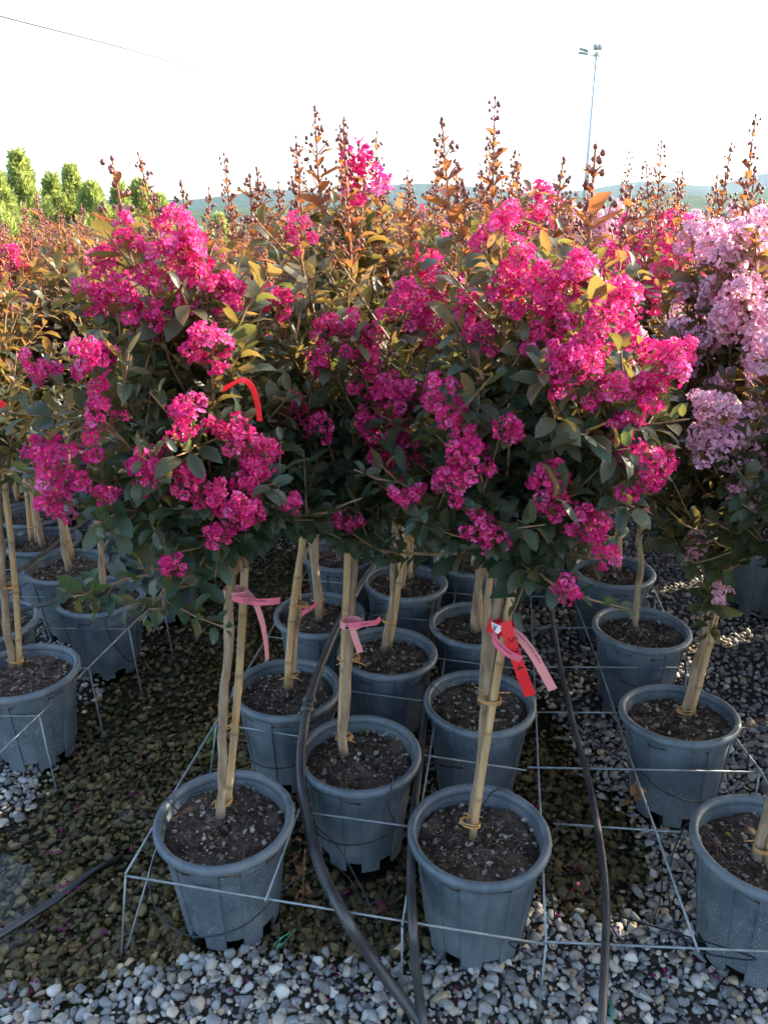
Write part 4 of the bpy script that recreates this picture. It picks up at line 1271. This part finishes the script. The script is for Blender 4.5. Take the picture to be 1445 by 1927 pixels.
def text_on(fr, body, size, s0, v0, mat, flip=False, rot=False, lift=.0014):
    """flat print that follows a ribbon: starts at arc length s0, baseline v0 across; rot turns each character across the strip"""
    cu = bpy.data.curves.new('print', 'FONT'); cu.body = body; cu.size = size
    ob = bpy.data.objects.new('print', cu); COL.objects.link(ob)
    dg = bpy.context.evaluated_depsgraph_get(); me = bpy.data.meshes.new_from_object(ob.evaluated_get(dg))
    bpy.data.objects.remove(ob)
    pts, t, wd, nn = fr
    cum = np.concatenate([[0], np.cumsum(np.linalg.norm(np.diff(pts, axis=0), axis=1))])
    co = np.array([v_.co[:] for v_ in me.vertices])
    if rot: co = np.stack([-co[:, 1], co[:, 0], co[:, 2]], 1)
    s = np.clip(s0 + co[:, 0], 0, cum[-1] - 1e-5); vv = v0 + co[:, 1]
    def at(arr): return np.stack([np.interp(s, cum, arr[:, i]) for i in range(3)], 1)
    sg = -1 if flip else 1
    W_ = at(pts) + at(wd) * vv[:, None] + at(nn) * lift * sg
    for v_, c in zip(me.vertices, W_): v_.co = c
    me.materials.clear(); me.materials.append(mat); me.update()
    me.name = 'print'
    return me

def build_tag(parts, label, group='tags on the trunks', name='plant_tag'):
    """parts: list of (mesh builder, material, name, prints)"""
    o0 = None
    root = empty(name, parts[0][3]); tag(root, label, 'plant tag', group)
    off = np.array(parts[0][3])
    for mb, mt, nm, _o, prints in parts:
        mb.V = [q_ - off for q_ in mb.V]
        s = link(nm, mb.mesh(nm, [M[mt]], False), root)
        for me in prints:
            for v_ in me.vertices: v_.co = v_.co - Vector(off)
            link('lettering', me, s)
    return root

def ring_path(c, r, z0=0.0, a0=0.0, a1=6.2, n=10):
    return [Vector((c[0] + r * math.cos(a), c[1] + r * math.sin(a) * .8, c[2] + z0 * (a - a0) / (a1 - a0))) for a in np.linspace(a0, a1, n)]

def logo(fr, s0, v0, k=1.0):
    """dark pot-and-sprout mark printed on the strip"""
    pts, t, wd, nn = fr; mb = MB()
    cum = np.concatenate([[0], np.cumsum(np.linalg.norm(np.diff(pts, axis=0), axis=1))])
    def at(s, v_):
        f = lambda arr: np.array([np.interp(s, cum, arr[:, i]) for i in range(3)])
        return f(pts) + f(wd) * v_ + f(nn) * .0015
    def poly(ps): 
        V = [at(s0 + a * k, v0 + b_ * k) for a, b_ in ps]; mb.add(V, [(0, i, i + 1) for i in range(1, len(V) - 1)])
    poly([(-.003, -.006), (.003, -.006), (.0038, -.003), (.0038, .0), (-.0038, .0), (-.0038, -.003)])
    poly([(-.0006, .0008), (.003, .0025), (.0038, .006), (.001, .005)])
    poly([(-.0008, .0012), (-.0012, .0045), (-.0036, .006), (-.003, .0028)])
    return mb.mesh('logo', [M['ink']], False)

def cam_facing(p): return unit(np.array([0, 0, CAM_H]) - np.array(p))

# tag on the corner pot tree
yA = 1.475
c = along(P(415, 1545, SOIL_Z), topA, .83); c = T(446, 1118, c.y)
mb1, f1 = ribbon('loop', [Vector(q_) for q_ in ring_path(c + Vector((-.006, .012, 0)), .0265, -.004, R(150), R(150 + 340))], (0.15, 0, 1), .019, 'pale_tag')
lg = logo(f1, .040, 0.0005, 1.2)
y1 = c.y - .020
mb2, f2 = ribbon('strip', [T(440, 1126, y1 + .004), T(458, 1130, y1 - .006), T(490, 1133, y1 - .012), T(510, 1132, y1 - .008), T(527, 1130, y1 + .004)], (0, .1, 1), .0155, 'pink_tag')
pr = [text_on(f2, 'LAGERSTROEMIA', .0068, .024, .0010, M['ink']), text_on(f2, 'INDICA', .0054, .026, -.0050, M['ink'])]
mb3, f3 = ribbon('tail', [T(462, 1112, y1 + .03), T(478, 1130, y1 + .015), T(492, 1165, y1 + .005), T(500, 1205, y1), T(504, 1242, y1 + .005)], ((.9, .4, .2), (.35, 1, .0)), .0135, 'pink_tag')
build_tag([(mb1, 'pale_tag', 'loop', tuple(c), [lg]), (mb2, 'pink_tag', 'strip', tuple(c), pr), (mb3, 'pale_tag', 'tail', tuple(c), [])], 'pink printed tag looped round the trunk of the corner pot tree')

# tag on the tree between the front trees
c = T(660, 1172, 1.74)
mb1, f1 = ribbon('loop', [Vector(q_) for q_ in ring_path(c, .0275, 0, R(150), R(150 + 345))], (0, 0, 1), .018, 'pale_tag')
lg = logo(f1, .042, 0.0, 1.2)
y1 = c.y - .024
mb2, f2 = ribbon('strip', [T(656, 1176, y1 + .002), T(672, 1176, y1 - .006), T(695, 1173, y1 - .010), T(708, 1171, y1 - .004), T(716, 1163, y1 + .006)], (0, .05, 1), .0145, 'pink_tag')
pr = [text_on(f2, 'LAGERST', .0066, .032, -.002, M['ink'])]
mb3, f3 = ribbon('tail', [T(664, 1186, y1 + .0), T(669, 1202, y1 - .004), T(678, 1228, y1 - .002)], (.95, .1, .35), .0165, 'pale_tag')
build_tag([(mb1, 'pale_tag', 'loop', tuple(c), [lg]), (mb2, 'pink_tag', 'strip', tuple(c), pr), (mb3, 'pale_tag', 'tail', tuple(c), [])], 'small pink tag on the yellow stake between the two front trees')

# red numbered tag and the pink tags beside it
c = T(944, 1175, 1.445)
mb1, f1 = ribbon('loop', [Vector(q_) for q_ in ring_path(c, .030, -.012, R(140), R(140 + 345))], (.2, 0, 1), .022, 'red_tag')
y1 = c.y - .036
mb2, f2 = ribbon('strip', [T(950, 1170, y1), T(958, 1198, y1 - .008), T(970, 1235, y1 - .010), T(983, 1272, y1 - .008), T(998, 1309, y1)], (.93, -.05, .35), .0245, 'red_tag')
pr = [text_on(f2, '5', .026, .034, -.0035, M['ink'], flip=False, rot=False), text_on(f2, '7', .026, .060, -.0085, M['ink']), text_on(f2, '4', .024, .1035, -.0075, M['ink'])]
build_tag([(mb1, 'red_tag', 'loop', tuple(c), []), (mb2, 'red_tag', 'strip', tuple(c), pr)], 'long red tag with black digits hanging from the front trunk')
y2 = y1 + .006
mb3, f3 = ribbon('strip', [T(952, 1182, y2 + .01), T(978, 1200, y2 + .004), T(1003, 1232, y2), T(1022, 1265, y2), T(1040, 1298, y2 + .006)], (.75, -.05, .65), .0195, 'pale_tag')
pr = [text_on(f3, 'LAGERSTROEMIA INDICA', .0078, .022, .0015, M['ink'])]
build_tag([(mb3, 'pale_tag', 'strip', tuple(T(952, 1182, y2)), pr)], 'pale pink printed strip hanging beside the red numbered tag')
y3 = y1 - .016
mb4, f4 = ribbon('strip', [T(928, 1188, y1 + .012), T(932, 1206, y3 + .006), T(946, 1222, y3), T(962, 1233, y3), T(980, 1241, y3 + .004)], (.35, -.1, .93), .0165, 'pink_tag')
mb5, f5 = ribbon('loop', [T(925, 1176, y1 + .010), T(933, 1181, y1 - .001), T(942, 1187, y1 - .002)], (-.25, 0, 1), .018, 'white_print')
pr = [text_on(f4, 'LAGERSTROEMIA', .0064, .022, .0010, M['ink'])]
build_tag([(mb4, 'pink_tag', 'strip', tuple(T(930, 1190, y1)), pr), (mb5, 'white_print', 'loop', tuple(T(930, 1190, y1)), [logo(f5, .011, 0.0)])], 'short bright pink strip curling across the red numbered tag')

# small strips on other trunks
def small_tag(path, Y, wd, w, mat, label, n=14):
    pts = [T(px, py, Y + dy) for px, py, dy in path]
    mb, _f = ribbon('strip', pts, wd, w, mat, n=n); off = np.array(pts[0]); mb.V = [q_ - off for q_ in mb.V]
    o = link('plant_tag', mb.mesh('plant_tag', [M[mat]], False), None, Vector(off)); tag(o, label, 'plant tag', 'tags on the trunks')
small_tag([(597, 1136, 0), (588, 1142, -.015), (572, 1152, -.02), (564, 1158, -.015)], POTS['G'][1] - .03, (.4, 0, 1), .018, 'pink_tag', 'pink tag drooping at the foot of the crossed stakes')
small_tag([(1326, 1078, 0), (1335, 1076, -.025), (1350, 1077, -.028), (1368, 1074, -.01)], POTS['R1'][1] + .0, (0, 0, 1), .017, 'pale_tag', 'salmon tag wrapped high on the leaning trunk with pale flowers')
small_tag([(1206, 945, 0), (1214, 955, -.02), (1232, 966, -.02)], POTS['R2'][1], (.3, 0, 1), .016, 'pale_tag', 'faded tag on the slim grey trunk by the gravel aisle')
small_tag([(420, 733, .04), (436, 724, .0), (455, 715, -.02), (472, 725, -.02), (484, 755, -.01), (489, 792, .0)], 1.17, ((.2, .1, 1), (1, .1, -.1)), .0085, 'red_tag', 'red ribbon arching out of the leaves of the corner pot tree', 24)
small_tag([(-14, 748, .02), (-4, 758, 0), (9, 766, .0)], 1.75, (.2, 0, 1), .02, 'red_tag', 'red tag end showing at the left edge above the stakes')
small_tag([(147, 850, .02), (152, 851, -.015), (168, 852, -.015), (186, 851, 0)], POTS['L1'][1] + .6, (0, 0, 1), .018, 'pale_tag', 'salmon tag band round far stakes across the puddle')

# ------------------------------------------------------------------ small litter
def petal_litter():
    mb = MB()
    spots = [(150, 1533), (105, 1608), (240, 1610), (250, 1665), (140, 1680), (115, 1757), (185, 1770), (55, 1865), (655, 1687), (720, 1720), (1015, 1560), (1090, 1630), (1075, 1640), (1060, 1550), (1235, 1853), (1340, 1853), (640, 1843), (620, 1880), (745, 1895), (1000, 1530), (1130, 1600), (1110, 1540), (1085, 1690), (335, 1500), (250, 1500), (380, 1330), (330, 1260), (395, 1210), (270, 1430), (480, 1870), (860, 1880), (1165, 1760)]
    for px, py in spots:
        p = P(px, py, 0.0); z = max(0.0, float(gh(p.x, p.y))) + .016
        for _ in range(int(rng.integers(2, 7))):
            q_ = np.array([p.x, p.y, z]) + rng.normal(0, .012, 3) * [1, 1, .15]
            V, F = PETALS[rng.integers(0, 10)]
            W_ = (V - [.5, 0, 0]) @ rand_rot(1)[0].T * [1, 1, .5] * .014 + q_
            mb.add(W_, F, 0, (rng.random(), rng.random(), 0))
    for _ in range(900):
        y = rng.uniform(1.15, 3.3); x = rng.uniform(-.52, .52) * (y * CP + CAM_H * SP)
        z = max(0.002, float(gh(x, y)) + .012)
        V, F = PETALS[rng.integers(0, 10)]
        W_ = (V - [.5, 0, 0]) @ rand_rot(1)[0].T * [1, 1, .4] * rng.uniform(.005, .012) + [x, y, z]
        mb.add(W_, F, 0, (rng.random(), rng.random() * .6, 0))
    return mb.mesh('fallen_petals', [M['petal_red']])
tag(link('fallen_petals', petal_litter()), 'fallen magenta petals scattered on gravel and water', 'petals', kind='stuff')

def leaf_bunch(name, at, n, size, mat, label, cat, spread, stem=None, tone=.5, droop=0.0):
    lv = Leaves()
    for i in range(n):
        a = rng.uniform(0, 6.28); d = unit([math.cos(a), math.sin(a), rng.normal(droop, .5)])
        lv.add(rng.normal(0, 1, 3) * spread, d, unit(rng.normal(0, .5, 3) + [0, 0, 1]), size * rng.uniform(.6, 1.2), tone + rng.normal(0, .2))
    p, Rm, l, t = lv.arrays()
    root = empty(name, at); tag(root, label, cat)
    V, F = tube(stem or [(0, 0, -.02), (.001, 0, 0), (0, .001, float(np.abs(spread).max()) * .8)], .0014, 5)
    link('stem', MB().add(V, F).mesh('stem', [M['twig']]), root)
    leaf_objects(root, (0, 0, 0), p, Rm, l, t, mat)
    return root
leaf_bunch('dead_leaf_bunch', W(1195, 1472) + Vector((0, -.006, .004)), 9, .034, 'dry_leaf', 'curled dead brown leaves caught on the wire beside the tilted pot', 'dead leaf', np.array([.010, .008, .024]), droop=-.7)
leaf_bunch('dead_twig', P(567, 1640, .10), 26, .020, 'dry_leaf', 'dried brown leafy twig hanging between corner pot and thick hose', 'twig', np.array([.010, .010, .045]), stem=[(.0, 0, -.095), (.005, 0, -.02), (.012, .0, .075)], droop=-.3)
leaf_bunch('seedling', P(390, 1395, .02), 16, .035, 'weed', 'green weed seedling at the puddle edge behind the corner pot', 'weed', np.array([.03, .03, .012]), tone=.3)
leaf_bunch('seedling', P(128, 1000, SOIL_Z + .03), 8, .034, 'weed', 'pale seedling sprouting in the soil of the pot with two stakes', 'weed', np.array([.012, .012, .012]), tone=.7)
leaf_bunch('seedling', P(178, 1045, SOIL_Z + .03), 7, .032, 'weed', 'pale seedling at the back rim of the pot under the drip hose', 'weed', np.array([.012, .012, .012]), tone=.6)
leaf_bunch('seedling', P(690, 1375, SOIL_Z + .012), 4, .016, 'weed', 'tiny bright seedling in the soil of the pot beside the thick hose', 'weed', np.array([.005, .005, .003]), tone=.5)
leaf_bunch('seedling', P(637, 1130, SOIL_Z + .012), 5, .026, 'weed', 'seedling in the soil of the pot with a fallen tag', 'weed', np.array([.008, .008, .004]), tone=.4)
leaf_bunch('seedling', P(1388, 1575, SOIL_Z + .018), 4, .026, 'weed', 'yellow-green seedling beside the stake in the big speckled pot', 'weed', np.array([.008, .008, .006]), tone=1.0)
for pts, lab in (([(515, 1778, .02), (530, 1765, .035), (545, 1755, .03)], 'short green plastic strip on gravel in front of the corner pot'),
                 ([(520, 1785, .018), (540, 1768, .022), (556, 1748, .018)], 'longer green plastic strip on gravel in front of the corner pot'),
                 ([(1148, 1880, .02), (1150, 1905, .028), (1152, 1935, .02)], 'green plastic cord on gravel beside the lane hose')):
    mb, _f = ribbon('plastic_strip', [P(*q_) for q_ in pts], (.7, .5, .4), .006, 'green_plastic', n=10); off = np.array(P(*pts[0])); mb.V = [q_ - off for q_ in mb.V]
    tag(link('plastic_strip', mb.mesh('plastic_strip', [M['green_plastic']]), None, Vector(off)), lab, 'plastic strip', 'green plastic scraps')

# ------------------------------------------------------------------ conifers beyond the left block
def conifer_variant(h, w, seed):
    mb = MB(); n = 2600
    hh = rng.random(n) ** .8; ang = rng.uniform(0, 6.28, n)
    lump = 1 + .42 * np.sin(ang * 3 + hh * 23 + seed) + .9 * (vnoise(ang * 2.5 + seed, hh * 14) - .5)
    rad = w * ((1 - hh) ** .85 + .04) * lump * np.sqrt(rng.uniform(.25, 1, n))
    P0 = np.stack([rad * np.cos(ang), rad * np.sin(ang), h * (.06 + .94 * hh)], 1)
    d = np.stack([np.cos(ang), np.sin(ang), rng.uniform(.6, 2.2, n)], 1) + rng.normal(0, .3, (n, 3)); d /= np.linalg.norm(d, axis=1, keepdims=True)
    for i in range(n):
        L = rng.uniform(.06, .15)
        for _ in range(4):
            dd = unit(d[i] + rng.normal(0, .35, 3)); s = unit(np.cross(dd, rng.normal(size=3))) * L * .10
            a = P0[i] + rng.normal(0, .02, 3)
            mb.add([a, a + dd * L * .5 + s, a + dd * L, a + dd * L * .5 - s], [(0, 1, 2), (0, 2, 3)], 0, (rng.uniform(.2, 1), rng.random(), 0))
    V, F = tube([(0, 0, 0), (0, 0, h * .5), (0, 0, h * .97)], [.05, .03, .008], 7)
    return mb.mesh('conifer_crown', [M['conifer']]), MB().add(V, F).mesh('conifer_trunk', [M['bark']])
CON = [conifer_variant(2.5, .55, 1), conifer_variant(2.4, .75, 5), conifer_variant(2.6, .45, 9)]
CL = ['tallest bushy green conifer behind the bronze trees at the left edge', 'low yellow-green conifer at the extreme left edge', 'narrow green conifer left of the pointed one', 'pointed green conifer standing clear against the sky',
      'rounded green conifer beside the pointed one', 'dark green conifer behind the first bud spikes', 'broad green conifer behind the tall bud spikes', 'last green conifer before the open hills', 'small yellow-green conifer low in front of the hills']
for (px, py, Y, v_, lab) in ((32, 293, 13.0, 0, CL[0]), (-10, 330, 12.4, 1, CL[1]), (98, 335, 13.5, 0, CL[2]), (133, 318, 13.8, 2, CL[3]), (172, 350, 13.2, 1, CL[4]), (225, 352, 13.6, 0, CL[5]), (262, 345, 14.0, 1, CL[6]), (300, 372, 13.4, 0, CL[7]), (412, 408, 15.0, 1, CL[8])):
    p = T(px, py, Y); r_ = empty('conifer_tree', (p.x, p.y, 0), random.uniform(0, 6.28)); s = p.z / (2.5, 2.4, 2.6)[v_]; r_.scale = (s, s, s)
    link('crown', CON[v_][0], r_); link('trunk', CON[v_][1], r_); tag(r_, lab, 'tree', 'green conifers beyond the nursery rows')

# ------------------------------------------------------------------ hills
def hills(name, prof, dist, depth, mat, label, amp):
    pts = [(-4000, prof[0][1] + 10), *prof, (5400, prof[-1][1] + 5)]
    xs = np.linspace(-3800, 5200, 420); ys = np.interp(xs, [p[0] for p in pts], [p[1] for p in pts])
    ys = ys + amp * (vnoise(xs * .035, xs * 0 + dist * .01) - .5) + amp * .5 * (vnoise(xs * .11, xs * 0 + 5) - .5)
    V = []; nd = 10
    for x, y in zip(xs, ys):
        p = T(x, y, dist)
        for j in range(nd):
            f = j / (nd - 1)
            hgt = math.sin(f * math.pi / 2) ** 1.3 if f <= 1 else 1
            V.append((p.x, dist - depth * (1 - f), -4 + (p.z + 4) * hgt + depth * .012 * (float(vnoise(p.x * .004 + 3, f * 7)) - .5) * (1 - f) * 2 * f))
    for x, y in zip(xs, ys):
        p = T(x, y, dist); V.append((p.x, dist + depth * .6, -6))
    nx_ = len(xs); F = []
    for i in range(nx_ - 1):
        for j in range(nd - 1):
            a, b_, c, d = i * nd + j, (i + 1) * nd + j, (i + 1) * nd + j + 1, i * nd + j + 1
            F += [(a, b_, c), (a, c, d)]
        a, b_ = i * nd + nd - 1, (i + 1) * nd + nd - 1; c, d = nx_ * nd + i + 1, nx_ * nd + i
        F += [(a, b_, c), (a, c, d)]
    o = link(name, MB().add(V, F).mesh(name, [mat])); tag(o, label, 'hills', kind='structure')
hills('far_hills', [(380, 378), (450, 368), (500, 357), (560, 359), (620, 366), (700, 356), (760, 350), (830, 348), (900, 352), (1000, 368), (1080, 358), (1150, 348), (1200, 343), (1260, 348), (1330, 355), (1400, 332), (1445, 322), (1600, 315)], 3600, 1500, M['hill'], 'blue hazy wooded ridge on the horizon', 5)
hills('near_hills', [(380, 398), (470, 392), (560, 396), (700, 394), (800, 390), (950, 376), (1060, 372), (1150, 374), (1220, 362), (1300, 372), (1400, 360), (1500, 355)], 1500, 700, M['near_hill'], 'green nearer hills below the blue ridge', 7)

# ------------------------------------------------------------------ floodlight mast and cable
D = 62.0
b0 = T(1101, 339, D); t0 = T(1122, 104, D); px_m = D / CP / FPX
mast = empty('floodlight_mast', (t0.x, D, 0)); tag(mast, 'tall grey floodlight mast with two lamp clusters against the white sky', 'floodlight mast')
h = t0.z
V, F = tube([(0, 0, 0), (0, 0, h * .5), (0, 0, h)], [.17, .13, .085], 10); link('pole', MB().add(V, F).mesh('pole', [M['steel']]), mast)
def boxm(cx, cy, cz, sx, sy, sz, rx=0, ry=0, rz=0):
    V = np.array([(x, y, z) for x in (-.5, .5) for y in (-.5, .5) for z in (-.5, .5)]) * [sx, sy, sz]
    V = V @ np.array(Matrix.Rotation(rz, 3, 'Z') @ Matrix.Rotation(ry, 3, 'Y') @ Matrix.Rotation(rx, 3, 'X')).T + [cx, cy, cz]
    F = [(0, 1, 3), (0, 3, 2), (4, 6, 7), (4, 7, 5), (0, 4, 5), (0, 5, 1), (2, 3, 7), (2, 7, 6), (0, 2, 6), (0, 6, 4), (1, 5, 7), (1, 7, 3)]
    return V, F
a = np.linspace(0, 2 * np.pi, 20)
V, F = tube(np.stack([.42 * np.cos(a), .42 * np.sin(a), 0 * a + h - .02], 1), .035, 6, False); mb = MB().add(V, F)
for q_ in (0, math.pi / 2): V, F = boxm(0, 0, h - .02, .84, .05, .05, 0, 0, q_); mb.add(V, F)
link('ring', mb.mesh('ring', [M['steel']]), mast)
V, F = tube([(-.28, 0, h - .22), (0, 0, h - .27), (.45, 0, h - .20), (.68, 0, h - .06)], .03, 6); link('bracket', MB().add(V, F).mesh('bracket', [M['steel']]), mast)
V, F = boxm(0, 0, h + .1, .26, .26, .18); link('head', MB().add(V, F).mesh('head', [M['steel']]), mast)
V, F = tube([(-.4, 0, h), (-.62, 0, h + .02)], .03, 6); link('arm', MB().add(V, F).mesh('arm', [M['steel']]), mast)
for i, (x, z, sx, sz, ry) in enumerate(((-.95, h + .12, .62, .16, .08), (-.95, h + .34, .60, .16, .16), (-.10, h + .5, .28, .34, -.15), (.16, h + .5, .28, .34, .15))):
    V, F = boxm(x, -.05, z, sx, .45, sz, .3, ry, 0); lm = link('lamp', MB().add(V, F).mesh('lamp', [M['lamp_housing']]), mast)
    V, F = boxm(x, -.29, z - .03, sx * .85, .03, sz * .8, .3, ry, 0); link('glass', MB().add(V, F).mesh('lamp_glass', [M['steel']]), lm)
V, F = tube([(0, 0, h + .15), (0, 0, h + .42)], .03, 6); link('stem', MB().add(V, F).mesh('stem', [M['steel']]), mast)
w = smooth_path([T(-260, -42, 26.0), T(0, 30, 34.0), T(310, 112, 52.0), T(620, 202, 90.0), T(900, 290, 170.0), T(1050, 345, 330.0)], 80)
V, F = tube(w - w[0], .030, 5); tag(link('overhead_cable', MB().add(V, F).mesh('overhead_cable', [M['cable']]), None, Vector(w[0])), 'thin overhead cable slanting down across the pale sky', 'cable')

# ------------------------------------------------------------------ haze
V, F = boxm(0, 0, 0, 1, 1, 1)
V = np.where(np.array(V) > 0, np.array([7000., 5200., 420.]), np.array([-7000., -1500., -12.]))
k = NT('haze_air'); pv = k.n('ShaderNodeVolumePrincipled'); pv.inputs['Color'].default_value = (.50, .72, 1.0, 1); pv.inputs['Density'].default_value = .00006; pv.inputs['Anisotropy'].default_value = .3
k.l(pv.outputs[0], k.out.inputs['Volume'])
tag(link('haze', MB().add(V, F).mesh('haze', [k.m], False)), 'pale blue haze hanging in front of the far hills', 'haze', kind='stuff')
